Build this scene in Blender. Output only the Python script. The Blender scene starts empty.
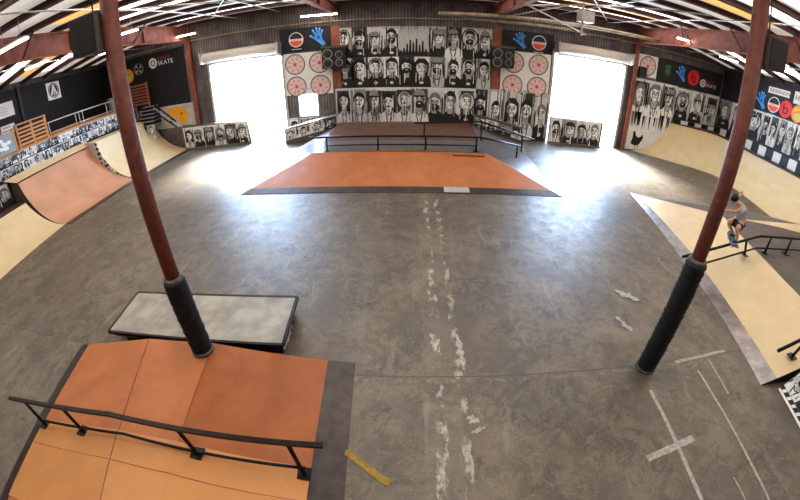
import bpy, math, random
from mathutils import Vector, Matrix
R = math.radians
rnd = random.Random(7)
COL = bpy.context.scene.collection

# ------------------------------------------------------------------ materials
def new_mat(name):
    m = bpy.data.materials.new(name); m.use_nodes = True
    nt = m.node_tree; nt.nodes.clear()
    out = nt.nodes.new('ShaderNodeOutputMaterial'); b = nt.nodes.new('ShaderNodeBsdfPrincipled')
    nt.links.new(b.outputs[0], out.inputs[0])
    return m, nt, b
def mixc(nt, fac, a, b, mode='MIX'):
    n = nt.nodes.new('ShaderNodeMix'); n.data_type = 'RGBA'; n.blend_type = mode
    for s, v in ((0, fac), (6, a), (7, b)):
        if isinstance(v, bpy.types.NodeSocket): nt.links.new(v, n.inputs[s])
        else: n.inputs[s].default_value = v if s == 0 else (*v[:3], 1)
    return n.outputs[2]
def noise(nt, scale, detail=5, rough=.6, stretch=None, dist=0, off=(0,0,0)):
    tc = nt.nodes.new('ShaderNodeTexCoord'); mp = nt.nodes.new('ShaderNodeMapping')
    nt.links.new(tc.outputs['Object'], mp.inputs[0])
    mp.inputs['Location'].default_value = off
    if stretch: mp.inputs['Scale'].default_value = stretch
    n = nt.nodes.new('ShaderNodeTexNoise'); n.inputs['Scale'].default_value = scale
    n.inputs['Detail'].default_value = detail; n.inputs['Roughness'].default_value = rough
    n.inputs['Distortion'].default_value = dist
    nt.links.new(mp.outputs[0], n.inputs[0]); return n.outputs[0]
def ramp(nt, src, p0, p1, c0=(0,0,0), c1=(1,1,1)):
    r = nt.nodes.new('ShaderNodeValToRGB'); e = r.color_ramp.elements
    e[0].position = p0; e[1].position = p1; e[0].color = (*c0, 1); e[1].color = (*c1, 1)
    nt.links.new(src, r.inputs[0]); return r.outputs[0]
def pbr(name, c, rough=.6, metal=0, var=.25, scale=6, bump=0, stretch=None, c2=None, spec=.5):
    m, nt, b = new_mat(name)
    n = noise(nt, scale, stretch=stretch)
    c2 = c2 or tuple(max(0, v*(1-var)) for v in c)
    nt.links.new(mixc(nt, ramp(nt, n, .35, .65), c2, c), b.inputs['Base Color'])
    b.inputs['Roughness'].default_value = rough; b.inputs['Metallic'].default_value = metal
    b.inputs['Specular IOR Level'].default_value = spec
    if bump:
        bp = nt.nodes.new('ShaderNodeBump'); bp.inputs['Strength'].default_value = bump
        bp.inputs['Distance'].default_value = .02
        nt.links.new(noise(nt, scale*6), bp.inputs['Height']); nt.links.new(bp.outputs[0], b.inputs['Normal'])
    return m
def emit(name, c, s):
    m, nt, b = new_mat(name)
    b.inputs['Base Color'].default_value = (*c, 1)
    b.inputs['Emission Color'].default_value = (*c, 1); b.inputs['Emission Strength'].default_value = s
    return m
def paint_mat(name, rough=.65, dirt=.35):
    m, nt, b = new_mat(name)
    a = nt.nodes.new('ShaderNodeAttribute'); a.attribute_name = 'Col'
    n = ramp(nt, noise(nt, 5, 6, .75, stretch=(3, 3, .8)), .38, .6, (1-dirt,)*3, (1, 1, 1))
    nt.links.new(mixc(nt, 1.0, a.outputs['Color'], n, 'MULTIPLY'), b.inputs['Base Color'])
    b.inputs['Roughness'].default_value = rough
    return m
M = {}
def RZ(x):     # underside level of the purlins
    return 6.75-max(0, abs(x)-11.7)*.135
M['paint'] = paint_mat('brushed_paint', .6, .18)
M['print'] = paint_mat('printed_vinyl', .5, .08)
M['rust'] = pbr('rusty_red_steel', (.17, .045, .030), .55, 0, .45, 9, .3)
M['rust2'] = pbr('red_primer_steel', (.30, .095, .065), .6, 0, .45, 3, .1)
M['purlin'] = pbr('dark_red_purlin', (.075, .022, .02), .6, 0, .4, 2)
M['pad'] = pbr('black_wrapped_pad', (.006, .006, .008), .55, 0, .4, 20, .6)
M['collar'] = pbr('grey_tape', (.15, .135, .11), .7, 0, .5, 14)
M['palorange'] = pbr('faded_orange_ramp_sheet', (.52, .27, .16), .45, 0, .2, .9, .08)
M['blacksteel'] = pbr('black_worn_steel', (.022, .016, .016), .32, .5, .4, 18, .15)
M['coping'] = pbr('brown_steel_coping', (.10, .06, .055), .35, .6, .4, 10)
M['orange'] = pbr('orange_brown_ramp_sheet', (.45, .168, .068), .46, 0, .22, 1.6, .08, spec=.3)
M['orange2'] = pbr('worn_orange_ramp_sheet', (.37, .125, .045), .42, 0, .25, 1.6, .08, spec=.35)
M['lightorange'] = pbr('light_orange_ramp_sheet', (.55, .25, .085), .5, 0, .15, 1.5, .08)
M['tan'] = pbr('tan_ramp_sheet', (.62, .48, .285), .5, 0, .10, 2.0, .05)
M['tan2'] = pbr('pale_tan_ramp_sheet', (.62, .48, .28), .5, 0, .12, 1.0, .05)
M['thresh'] = pbr('grey_steel_threshold', (.085, .070, .068), .34, .6, .35, 5, .1)
M['brownply'] = pbr('brown_platform_sheet', (.17, .085, .065), .42, 0, .35, 3, .1)
M['greytop'] = pbr('scuffed_grey_sheet', (.24, .22, .22), .30, .5, .35, 4, .15)
M['greypad'] = pbr('worn_grey_top', (.36, .34, .30), .36, .1, .45, 2.2, .2)
M['shinysteel'] = pbr('shiny_worn_steel', (.34, .31, .31), .33, .8, .4, 3, .1)
M['deckgrey'] = pbr('dark_grey_deck', (.12, .095, .078), .5, 0, .35, 3, .2)
M['black'] = pbr('matt_black_wall', (.016, .015, .018), .8, 0, .3, 4)
M['banner'] = pbr('black_banner_vinyl', (.020, .019, .028), .6, 0, .3, 3)
M['wood'] = pbr('orange_pine', (.55, .27, .09), .6, 0, .35, 4, .1, stretch=(1, 1, 8))
M['redwood'] = pbr('red_brown_wood', (.32, .11, .06), .6, 0, .35, 5, .1)
M['alum'] = pbr('pale_aluminium', (.60, .60, .60), .4, .6, .2, 5)
M['housing'] = pbr('cream_shutter_housing', (.72, .66, .60), .5, 0, .1, 4)
M['speaker'] = pbr('grey_speaker_carpet', (.13, .12, .10), .9, 0, .3, 30, .3)
M['speakerblack'] = pbr('black_speaker_box', (.02, .018, .018), .6, 0, .3, 10)
M['cone'] = pbr('speaker_cone', (.035, .033, .033), .5, 0, .2, 10)
M['ring'] = pbr('speaker_ring', (.30, .28, .27), .4, .4, .2, 10)
M['white'] = pbr('white_paint', (.80, .78, .75), .5, 0, .12, 5)
M['dirtywhite'] = pbr('dirty_white_wall', (.55, .52, .48), .7, 0, .35, 2)
M['insul'] = pbr('glowing_white_roof_insulation', (.72, .70, .64), .7, 0, .2, 1.2, .2)
_b = [n for n in M['insul'].node_tree.nodes if n.type == 'BSDF_PRINCIPLED'][0]; _b.inputs['Emission Color'].default_value = (1, .96, .88, 1); _b.inputs['Emission Strength'].default_value = .30  # insulation given a faint glow of its own to brighten the ceiling
M['pipe'] = pbr('tan_dusty_pipe', (.42, .34, .24), .6, 0, .4, 3)
M['rod'] = pbr('pale_steel_rod', (.50, .46, .42), .5, .3, .3, 8)
M['tubelight'] = emit('fluorescent_tube', (1, .91, .78), 24)
M['skylight'] = emit('daylit_fibreglass', (1, .94, .84), 3.2)
M['amber'] = emit('amber_fibreglass', (.85, .42, .12), .9)
M['spot'] = emit('lamp_glow', (1, 1, 1), 60)
M['skin'] = pbr('skin', (.62, .33, .23), .5, 0, .1, 10)
M['shirt'] = pbr('grey_shirt', (.40, .41, .42), .9, 0, .2, 10)
M['shorts'] = pbr('black_shorts', (.015, .017, .03), .8, 0, .2, 10)
M['helmet'] = pbr('black_helmet', (.006, .006, .007), .5, 0, .2, 10)
M['shoe'] = pbr('black_blue_shoe', (.03, .05, .12), .6, 0, .4, 20)
M['deckboard'] = pbr('board_blue', (.12, .16, .28), .5, 0, .4, 12)
M['wheel'] = pbr('white_wheel', (.75, .75, .72), .4, 0, .1, 12)
M['concrete_out'] = pbr('bright_outdoor_concrete', (.8, .8, .78), .8, 0, .1, 1)
M['tape'] = pbr('worn_white_tape', (.44, .42, .38), .6, 0, .5, 14)
M['yellow'] = pbr('faded_yellow_paint', (.34, .22, .03), .6, 0, .45, 14)
M['bin'] = pbr('galvanised_bin', (.30, .32, .30), .5, .5, .2, 6)

def corrugated(name, c, c2, freq=18, axis=0):
    m, nt, b = new_mat(name)
    tc = nt.nodes.new('ShaderNodeTexCoord'); w = nt.nodes.new('ShaderNodeTexWave')
    w.bands_direction = 'XYZ'[axis]; w.inputs['Scale'].default_value = freq/20
    w.inputs['Distortion'].default_value = .3
    nt.links.new(tc.outputs['Object'], w.inputs[0])
    n = noise(nt, 1.2, 5, .7)
    base = mixc(nt, ramp(nt, n, .35, .68), c2, c)
    nt.links.new(mixc(nt, ramp(nt, w.outputs[0], .1, .5, (.45,)*3, (1,)*3), (0, 0, 0), base, 'MIX') if False else
                 mixc(nt, 1.0, base, ramp(nt, w.outputs[0], .05, .45, (.5,)*3, (1,)*3), 'MULTIPLY'), b.inputs['Base Color'])
    bp = nt.nodes.new('ShaderNodeBump'); bp.inputs['Strength'].default_value = .6; bp.inputs['Distance'].default_value = .03
    nt.links.new(w.outputs[0], bp.inputs['Height']); nt.links.new(bp.outputs[0], b.inputs['Normal'])
    b.inputs['Roughness'].default_value = .55; b.inputs['Metallic'].default_value = .2
    return m
M['corr'] = corrugated('corrugated_grey_wall', (.24, .21, .21), (.10, .08, .08), 40)
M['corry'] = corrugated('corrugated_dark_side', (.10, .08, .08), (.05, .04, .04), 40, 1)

def floor_mat():
    m, nt, b = new_mat('stained_concrete_floor')
    L = nt.links
    big = noise(nt, .28, 4, .55, off=(3, 1, 0))
    mid = noise(nt, 1.3, 8, .72, dist=.8)
    fine = noise(nt, 9, 8, .75)
    spk = noise(nt, 38, 3, .7)
    c = mixc(nt, ramp(nt, big, .36, .62), (.070, .049, .027), (.135, .104, .070))
    c = mixc(nt, ramp(nt, mid, .38, .58), (.036, .026, .018), c)
    c = mixc(nt, ramp(nt, noise(nt, 2.4, 10, .85, dist=1.5, off=(3, 3, 5)), .49, .53, (0,)*3, (.42,)*3), c, (.20, .155, .10))
    c = mixc(nt, ramp(nt, noise(nt, .55, 3, .5, off=(8, 2, 2)), .52, .64, (0,)*3, (.5,)*3), c, (.105, .066, .032))
    c = mixc(nt, ramp(nt, fine, .60, .74, (0,)*3, (.6,)*3), c, (.30, .27, .21))
    c = mixc(nt, ramp(nt, spk, .60, .70, (0,)*3, (.7,)*3), c, (.36, .31, .23))
    c = mixc(nt, ramp(nt, spk, .30, .40, (.6,)*3, (0,)*3), c, (.03, .022, .015))
    c = mixc(nt, ramp(nt, noise(nt, .75, 6, .65, dist=.4, off=(9, 4, 0)), .50, .60, (0,)*3, (.55,)*3), c, (.058, .045, .034))
    c = mixc(nt, ramp(nt, noise(nt, 1.9, 8, .8, off=(2, 7, 0)), .60, .66, (0,)*3, (.5,)*3), c, (.27, .225, .16))
    c = mixc(nt, ramp(nt, fine, .28, .42, (.55,)*3, (0,)*3), c, (.05, .04, .032))
    tc = nt.nodes.new('ShaderNodeTexCoord'); sp = nt.nodes.new('ShaderNodeSeparateXYZ'); L.new(tc.outputs['Object'], sp.inputs[0])
    def band(sock, centre, half, wob=0, wscale=3):
        src = sock
        if wob:
            nz = noise(nt, wscale, 4); mm = nt.nodes.new('ShaderNodeMath'); mm.operation = 'MULTIPLY_ADD'
            L.new(nz, mm.inputs[0]); mm.inputs[1].default_value = wob; L.new(sock, mm.inputs[2]); src = mm.outputs[0]
            centre += wob*.5
        d = nt.nodes.new('ShaderNodeMath'); d.operation = 'SUBTRACT'; L.new(src, d.inputs[0]); d.inputs[1].default_value = centre
        a = nt.nodes.new('ShaderNodeMath'); a.operation = 'ABSOLUTE'; L.new(d.outputs[0], a.inputs[0])
        l = nt.nodes.new('ShaderNodeMath'); l.operation = 'LESS_THAN'; L.new(a.outputs[0], l.inputs[0]); l.inputs[1].default_value = half
        return l.outputs[0]
    def mul(a, b_):
        x = nt.nodes.new('ShaderNodeMath'); x.operation = 'MULTIPLY'
        for i, v in enumerate((a, b_)):
            if isinstance(v, (int, float)): x.inputs[i].default_value = v
            else: L.new(v, x.inputs[i])
        return x.outputs[0]
    X, Y = sp.outputs[0], sp.outputs[1]
    # wide former-wall strip with filler patches running away from the viewer
    patch = ramp(nt, noise(nt, 2.6, 7, .7, stretch=(1.6, .8, 1)), .50, .58)
    c = mixc(nt, mul(ramp(nt, noise(nt, .9, 5, .7, off=(4, 4, 0)), .40, .62), mul(band(X, .48, .27, .30, 4), .22)), c, (.25, .22, .18))
    c = mixc(nt, mul(mul(band(X, .42, .07, .2, 3), patch), .7), c, (.50, .45, .36))
    c = mixc(nt, mul(mul(band(X, .75, .06, .25, 2.4), patch), .6), c, (.48, .43, .34))
    c = mixc(nt, mul(ramp(nt, noise(nt, .8, 5, .7, off=(1, 9, 0)), .42, .62), mul(band(X, -.9, .12, .16, 3), .16)), c, (.28, .26, .22))
    c = mixc(nt, 0.0, c, (.26, .24, .2))
    # control joints
    for cy in (3.5, 10.0, 15.3): c = mixc(nt, mul(band(Y, cy, .012, .02, 1), .8), c, (.03, .025, .02))
    for cx in (-8.2, 8.9): c = mixc(nt, mul(band(X, cx, .012, .02, 1), .7), c, (.03, .025, .02))
    c = mixc(nt, mul(mul(band(Y, 3.42, .03, .10, 4), patch), .35), c, (.30, .24, .16))
    # streaky sweeps of wear toward the left ramps
    st = ramp(nt, noise(nt, 1.6, 7, .7, stretch=(2.2, .35, 1), off=(5, 0, 0)), .58, .68, (0,)*3, (.25,)*3)
    c = mixc(nt, st, c, (.34, .31, .25))
    L.new(c, b.inputs['Base Color'])
    L.new(ramp(nt, noise(nt, 3.2, 7, .7), .3, .7, (.36,)*3, (.60,)*3), b.inputs['Roughness'])
    b.inputs['Specular IOR Level'].default_value = 1.0
    bp = nt.nodes.new('ShaderNodeBump'); bp.inputs['Strength'].default_value = .25; bp.inputs['Distance'].default_value = .01
    L.new(fine, bp.inputs['Height']); L.new(bp.outputs[0], b.inputs['Normal'])
    return m
M['floor'] = floor_mat()

# ------------------------------------------------------------------ mesh helpers
class MB:
    def __init__(s): s.v = []; s.f = []; s.c = []; s.mi = []; s.coloured = False
    def add(s, vs, fs, col=None, mi=0):
        o = len(s.v); s.v += [tuple(p) for p in vs]
        for f in fs:
            s.f.append([o+i for i in f]); s.c.append(col or (1, 1, 1)); s.mi.append(mi)
        if col: s.coloured = True
    def poly(s, pts, col=None, mi=0): s.add(pts, [list(range(len(pts)))], col, mi)
    def hexa(s, b, t, col=None, mi=0):      # bottom 4 pts ccw, top 4 pts
        s.add(list(b)+list(t), [[3,2,1,0],[4,5,6,7],[0,1,5,4],[1,2,6,5],[2,3,7,6],[3,0,4,7]], col, mi)
    def box(s, x0, x1, y0, y1, z0, z1, col=None, mi=0):
        s.hexa([(x0,y0,z0),(x1,y0,z0),(x1,y1,z0),(x0,y1,z0)], [(x0,y0,z1),(x1,y0,z1),(x1,y1,z1),(x0,y1,z1)], col, mi)
    def slab(s, quad, th, col=None, mi=0):  # quad (ccw from above) thickened downward
        s.hexa([(x,y,z-th) for x,y,z in quad], quad, col, mi)
    def bar(s, a, b, w, h, up=(0,0,1), col=None, mi=0):   # rectangular bar a->b
        a, b = Vector(a), Vector(b); d = (b-a).normalized(); u = Vector(up)
        r = d.cross(u).normalized(); u = r.cross(d).normalized()
        q = lambda p: [p-r*w/2-u*h/2, p+r*w/2-u*h/2, p+r*w/2+u*h/2, p-r*w/2+u*h/2]
        A, B = q(a), q(b)
        s.add(A+B, [[0,1,2,3],[7,6,5,4],[0,4,5,1],[1,5,6,2],[2,6,7,3],[3,7,4,0]], col, mi)
    def tube(s, pts, r, n=10, col=None, mi=0, caps=True):
        pts = [Vector(p) for p in pts]; rs = r if isinstance(r, (list, tuple)) else [r]*len(pts)
        rings = []
        ref = None
        for i, p in enumerate(pts):
            d = ((pts[min(i+1, len(pts)-1)]-p).normalized() + (p-pts[max(i-1, 0)]).normalized())
            d = d.normalized() if d.length > 1e-6 else Vector((0,0,1))
            if ref is None: ref = Vector((0,0,1)) if abs(d.z) < .9 else Vector((1,0,0))
            x = d.cross(ref).normalized(); y = d.cross(x).normalized()
            rings.append([p + (x*math.cos(2*math.pi*k/n)+y*math.sin(2*math.pi*k/n))*rs[i] for k in range(n)])
        vs = [q for rg in rings for q in rg]; fs = []
        for i in range(len(pts)-1):
            for k in range(n): fs.append([i*n+k, i*n+(k+1)%n, (i+1)*n+(k+1)%n, (i+1)*n+k])
        if caps: fs += [list(range(n))[::-1], [len(vs)-n+k for k in range(n)]]
        s.add(vs, fs, col, mi)
    def build(s, name, mat, parent=None, smooth=False, origin=None, kind=None):
        if parent is not None: o = Vector(parent['_w'])
        elif origin is not None: o = Vector(origin)
        else:
            xs = [p[0] for p in s.v]; ys = [p[1] for p in s.v]; zs = [p[2] for p in s.v]
            o = Vector(((min(xs)+max(xs))/2, (min(ys)+max(ys))/2, min(zs)))
        me = bpy.data.meshes.new(name)
        me.from_pydata([tuple(Vector(p)-o) for p in s.v], [], s.f)
        for m in (mat if isinstance(mat, (list, tuple)) else [mat]): me.materials.append(m)
        for p, mi in zip(me.polygons, s.mi): p.material_index = mi; p.use_smooth = smooth
        if s.coloured:
            ca = me.color_attributes.new('Col', 'FLOAT_COLOR', 'CORNER')
            for p, c in zip(me.polygons, s.c):
                for li in p.loop_indices: ca.data[li].color = (*c, 1)
        me.update()
        ob = bpy.data.objects.new(name, me); COL.objects.link(ob)
        if parent is not None: ob.parent = parent
        else: ob.location = o
        ob['_w'] = list(o)
        if kind: ob['kind'] = kind
        return ob
def thing(name, loc, label, cat, group=None):
    o = bpy.data.objects.new(name, None); COL.objects.link(o); o.location = loc; o.empty_display_size = .2
    o['_w'] = list(loc); tag(o, label, cat, group); return o
def tag(o, label, cat, group=None):
    o['label'] = label; o['category'] = cat
    if group: o['group'] = group
    return o
def structure(o): o['kind'] = 'structure'; return o

class Canvas:      # 2-D drawing on a plane in the room
    def __init__(s, mb, o, u, v, n):
        s.mb = mb; s.o = Vector(o); s.u = Vector(u); s.v = Vector(v); s.n = Vector(n).normalized(); s.k = 0
    def p(s, a, b, lay): return s.o + s.u*a + s.v*b + s.n*(.002*lay)
    def poly(s, pts, col, lay): s.mb.poly([s.p(a, b, lay) for a, b in pts], col)
    def rect(s, a0, b0, a1, b1, col, lay): s.poly([(a0,b0),(a1,b0),(a1,b1),(a0,b1)], col, lay)
    def ell(s, a, b, ra, rb, col, lay, n=16, t0=0, t1=360):
        full = abs(t1-t0) >= 360
        pts = [(a+ra*math.cos(R(t0+(t1-t0)*k/(n if full else n-1))), b+rb*math.sin(R(t0+(t1-t0)*k/(n if full else n-1)))) for k in range(n)]
        s.poly(pts, col, lay)
    def ring(s, a, b, ra, rb, w, col, lay, n=24, t0=0, t1=360):
        for k in range(n):
            x, y = R(t0+(t1-t0)*k/n), R(t0+(t1-t0)*(k+1)/n)
            s.poly([(a+ra*math.cos(x), b+rb*math.sin(x)), (a+ra*math.cos(y), b+rb*math.sin(y)),
                    (a+(ra-w)*math.cos(y), b+(rb-w)*math.sin(y)), (a+(ra-w)*math.cos(x), b+(rb-w)*math.sin(x))], col, lay)
    def stroke(s, pts, w, col, lay):
        for (a0,b0),(a1,b1) in zip(pts, pts[1:]):
            d = math.hypot(a1-a0, b1-b0) or 1; x, y = -(b1-b0)/d*w/2, (a1-a0)/d*w/2
            s.poly([(a0-x,b0-y),(a1-x,b1-y),(a1+x,b1+y),(a0+x,b0+y)], col, lay)
    def text(s, txt, a, b, size, col, lay, stretch=1.0):
        cu = bpy.data.curves.new('lettering', 'FONT'); cu.body = txt; cu.size = size; cu.resolution_u = 2
        ob = bpy.data.objects.new('lettering', cu); COL.objects.link(ob)
        dg = bpy.context.evaluated_depsgraph_get(); me = ob.evaluated_get(dg).to_mesh()
        vs = [s.p(a+v.co.x*stretch, b+v.co.y, lay) for v in me.vertices]
        s.mb.add(vs, [list(p.vertices) for p in me.polygons], col)
        ob.evaluated_get(dg).to_mesh_clear(); bpy.data.objects.remove(ob); bpy.data.curves.remove(cu)

K, W = (.012, .011, .013), (.80, .78, .74)
def g(v): return (v, v*.985, v*.96)
def portrait(c, a, b, w, h, rn, lay=3):
    """a painted black and white bust in the cell with lower left corner (a, b)"""
    ca = a+w*.5+rn.uniform(-.04, .04)*w; fy = b+h*rn.uniform(.58, .66)
    rx, ry = min(w*rn.uniform(.23, .29), h*.20), min(h*rn.uniform(.175, .215), w*.42)
    dark = rn.random() < .55
    bg = g(rn.choice([.80, .62, .30, .08, .85, .04, .75])); c.rect(a+w*.1, b, a+w*.9, b+h*rn.uniform(.9, 1), bg, lay)
    for k in range(11):
        x = a+rn.random()*w*.92; t = b+h*rn.uniform(.55, 1)
        c.poly([(x, b+h*rn.uniform(0,.5)), (x+w*rn.uniform(.02,.09), b+h*rn.uniform(.0,.4)), (x+w*.06, t), (x, t)], g(rn.choice([.02, .02, .3, .75])), lay+1)
    sh = g(.02) if dark else g(rn.choice([.72, .55, .8]))
    c.poly([(a+w*.02, b), (a+w*.98, b), (a+w*.93, b+h*.24), (ca+w*.18, b+h*.36), (ca-w*.18, b+h*.36), (a+w*.07, b+h*.24)], sh, lay+2)
    if dark and rn.random() < .6: c.ell(ca, b+h*.13, w*.12, h*.045, g(.7), lay+3, 8)
    if not dark:
        for k in (-1, 1): c.stroke([(ca+k*w*.17, b+h*.34), (ca+k*w*.07, b+h*.02)], w*.05, g(.03), lay+3)
        c.stroke([(ca-w*.2, b+h*.32), (ca, b+h*.22), (ca+w*.2, b+h*.32)], w*.05, g(.03), lay+3)
    hair = rn.choice(['short', 'long', 'cap', 'hood', 'short', 'beanie', 'long'])
    hc = g(rn.choice([.015, .015, .02, .2]))
    if hair == 'long': c.poly([(ca-rx*1.5, fy-ry*1.7), (ca+rx*1.5, fy-ry*1.6), (ca+rx*1.35, fy+ry*.7), (ca+rx*.6, fy+ry*1.35), (ca-rx*.6, fy+ry*1.35), (ca-rx*1.35, fy+ry*.7)], hc, lay+3)
    elif hair == 'hood': c.ell(ca, fy, rx*1.65, ry*1.5, g(.02), lay+3); c.ell(ca, fy, rx*1.42, ry*1.3, g(.65), lay+3.5)
    else: c.ell(ca, fy+ry*.22, rx*1.2, ry*1.15, hc, lay+3)
    c.rect(ca-rx*.55, b+h*.28, ca+rx*.55, fy, g(.42), lay+4)
    c.ell(ca, fy, rx, ry, g(rn.choice([.88, .80, .92, .7])), lay+5, 18)
    sd = rn.choice([-1, 1])
    c.poly([(ca+sd*rx*.98, fy+ry*.1), (ca+sd*rx*.55, fy+ry*.75), (ca+sd*rx*.6, fy), (ca+sd*rx*.35, fy-ry*.9), (ca+sd*rx*.75, fy-ry*.62)], g(.16), lay+6)
    for k in (-1, 1):
        c.rect(ca+k*rx*.42-rx*.24, fy+ry*.24, ca+k*rx*.42+rx*.24, fy+ry*.36, g(.02), lay+7)
        c.ell(ca+k*rx*.42, fy+ry*.08, rx*.2, ry*.10, g(.03), lay+7, 8)
    if rn.random() < .25:
        for k in (-1, 1): c.ring(ca+k*rx*.42, fy+ry*.08, rx*.36, ry*.24, rx*.09, g(.02), lay+8, 10)
    c.poly([(ca-rx*.04, fy+ry*.05), (ca+rx*.22, fy-ry*.28), (ca-rx*.14, fy-ry*.28)], g(.2), lay+7)
    if rn.random() < .35:
        c.ell(ca, fy-ry*.62, rx*.85, ry*.5, g(.02), lay+7, 12); c.ell(ca, fy-ry*.48, rx*.3, ry*.1, g(.7), lay+8, 8)
    else:
        c.ell(ca, fy-ry*.5, rx*.42, ry*.11, g(.03), lay+7, 8)
        if rn.random() < .5: c.ell(ca, fy-ry*.48, rx*.32, ry*.05, g(.9), lay+8, 8)
    if hair == 'cap':
        c.poly([(ca-rx*1.05, fy+ry*.45), (ca+rx*1.05, fy+ry*.45), (ca+rx*.9, fy+ry*1.1), (ca, fy+ry*1.32), (ca-rx*.9, fy+ry*1.1)], g(.02), lay+8)
        c.rect(ca-rx*1.25, fy+ry*.40, ca+rx*.9, fy+ry*.53, g(.25), lay+9)
    elif hair == 'beanie':
        c.poly([(ca-rx*1.08, fy+ry*.4), (ca+rx*1.08, fy+ry*.4), (ca+rx*.8, fy+ry*1.2), (ca, fy+ry*1.4), (ca-rx*.8, fy+ry*1.2)], g(.3), lay+8)
        c.rect(ca-rx*1.1, fy+ry*.36, ca+rx*1.1, fy+ry*.58, g(.04), lay+9)
    else:
        c.poly([(ca-rx*1.02, fy+ry*.3), (ca-rx*.3, fy+ry*.72), (ca+rx*.4, fy+ry*.6), (ca+rx*1.02, fy+ry*.3), (ca+rx*.75, fy+ry*1.05), (ca, fy+ry*1.25), (ca-rx*.75, fy+ry*1.05)], hc, lay+8)
def mural(name, o, u, v, n, w, h, cols, rows, label, seed, backing=.02, base=.45, kind=None, skip=(), parent=None, top=None):
    """painted panel: o lower left, u/v unit vectors along it, n facing the room"""
    rn = random.Random(seed); mb = MB(); o, u, v, nn = Vector(o), Vector(u), Vector(v), Vector(n).normalized()
    q = [o, o+u*w, o+u*w+v*h, o+v*h]; bq = [p-nn*backing for p in q]
    mb.add(bq+q, [[3,2,1,0],[4,5,6,7],[0,1,5,4],[1,2,6,5],[2,3,7,6],[3,0,4,7]], g(base))
    c = Canvas(mb, o, u, v, n)
    for r in range(rows):
        for k in range(cols):
            if (r, k) in skip: continue
            cw = w/cols; ch = h/rows; ex = min(.12*cw, k*cw, w-(k+1)*cw)
            portrait(c, k*cw-ex, r*ch, cw+2*ex, ch*(1.08 if r < rows-1 else 1), rn, 3+(k % 2)*10+r*.5)
            for q in range(7):        # loose brush runs that break up the edges of each figure
                xx = k*cw+rn.random()*cw*.9; zz = r*ch+rn.random()*ch*.5; hh = rn.uniform(.1, .42)*ch
                c.poly([(xx, zz), (xx+cw*.05, zz), (xx+cw*rn.uniform(.02,.07), zz+hh), (xx+cw*.01, zz+hh*.9)], g(rn.choice([.02, .02, .85, .85, .4])), 24)
    c.mb = mb
    ob = mb.build(name, M['paint'], parent)
    if parent is None: tag(ob, label, 'mural')
    return ob, c

# ------------------------------------------------------------------ room shell
XL, XR, YB, YF, ZE = -18.55, 18.75, 18.62, -5.0, 6.75
m = MB(); m.box(XL-.2, XR+.2, YF-.2, YB+.2, -.15, 0); structure(m.build('floor', M['floor'], origin=(0,0,0)))
m = MB(); m.box(-40, 40, YB+.2, 60, -.25, -.05); structure(m.build('ground_outside', M['concrete_out']))
RX = [XL-.2, -11.7, 11.7, XR+.2]
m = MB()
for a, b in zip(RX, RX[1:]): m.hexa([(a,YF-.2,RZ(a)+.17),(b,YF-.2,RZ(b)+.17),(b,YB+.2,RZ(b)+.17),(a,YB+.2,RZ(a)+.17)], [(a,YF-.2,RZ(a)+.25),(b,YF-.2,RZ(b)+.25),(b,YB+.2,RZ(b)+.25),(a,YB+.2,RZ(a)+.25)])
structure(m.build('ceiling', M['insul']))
# back wall around the openings
DL, DR, DT = -10.62, -6.5, 4.45       # left doorway
EL, ER, ET = 7.2, 11.32, 4.85         # right doorway
OL, OR_, OZ0, OZ1 = -5.72, -4.75, 1.25, 2.62
m = MB()
for a in ((XL-.2, DL, 0, ZE+.25), (DL, DR, DT, ZE+.25), (DR, OL, 0, ZE+.25), (OL, OR_, 0, OZ0), (OL, OR_, OZ1, ZE+.25), (OR_, EL, 0, ZE+.25), (EL, ER, ET, ZE+.25), (ER, XR+.2, 0, ZE+.25)):
    m.box(a[0], a[1], YB, YB+.2, a[2], a[3])
structure(m.build('wall_back', M['corr'], origin=(0, YB, 0)))
m = MB(); m.box(XL-.2, XL, YF, YB, 0, ZE+.25); structure(m.build('wall_left', M['corry'], origin=(XL, 0, 0)))
m = MB(); m.box(XR, XR+.2, YF, YB, 0, ZE+.25); structure(m.build('wall_right', M['corry'], origin=(XR, 0, 0)))
m = MB(); m.box(XL-.2, XR+.2, YF-.2, YF, 0, ZE+.25); structure(m.build('wall_front', M['dirtywhite'], origin=(0, YF, 0)))
# door trims
def door_frame(n, a, b, t):
    m = MB(); m.box(a-.14, a, YB-.05, YB-.002, 0, t+.1); m.box(b, b+.14, YB-.05, YB-.002, 0, t+.1); m.box(a-.14, b+.14, YB-.05, YB-.002, t, t+.1)
    structure(m.build('door_%d' % n, M['alum'], origin=((a+b)/2, YB, 0)))
door_frame(1, DL, DR, DT); door_frame(2, EL, ER, ET)
m = MB(); 
for a in ((OL-.06, OL, OZ0-.06, OZ1+.06), (OR_, OR_+.06, OZ0-.06, OZ1+.06), (OL, OR_, OZ1, OZ1+.06), (OL, OR_, OZ0-.06, OZ0)): m.box(a[0], a[1], YB-.04, YB-.002, a[2], a[3])
structure(m.build('window_1', M['alum'], origin=((OL+OR_)/2, YB, OZ0)))
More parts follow.
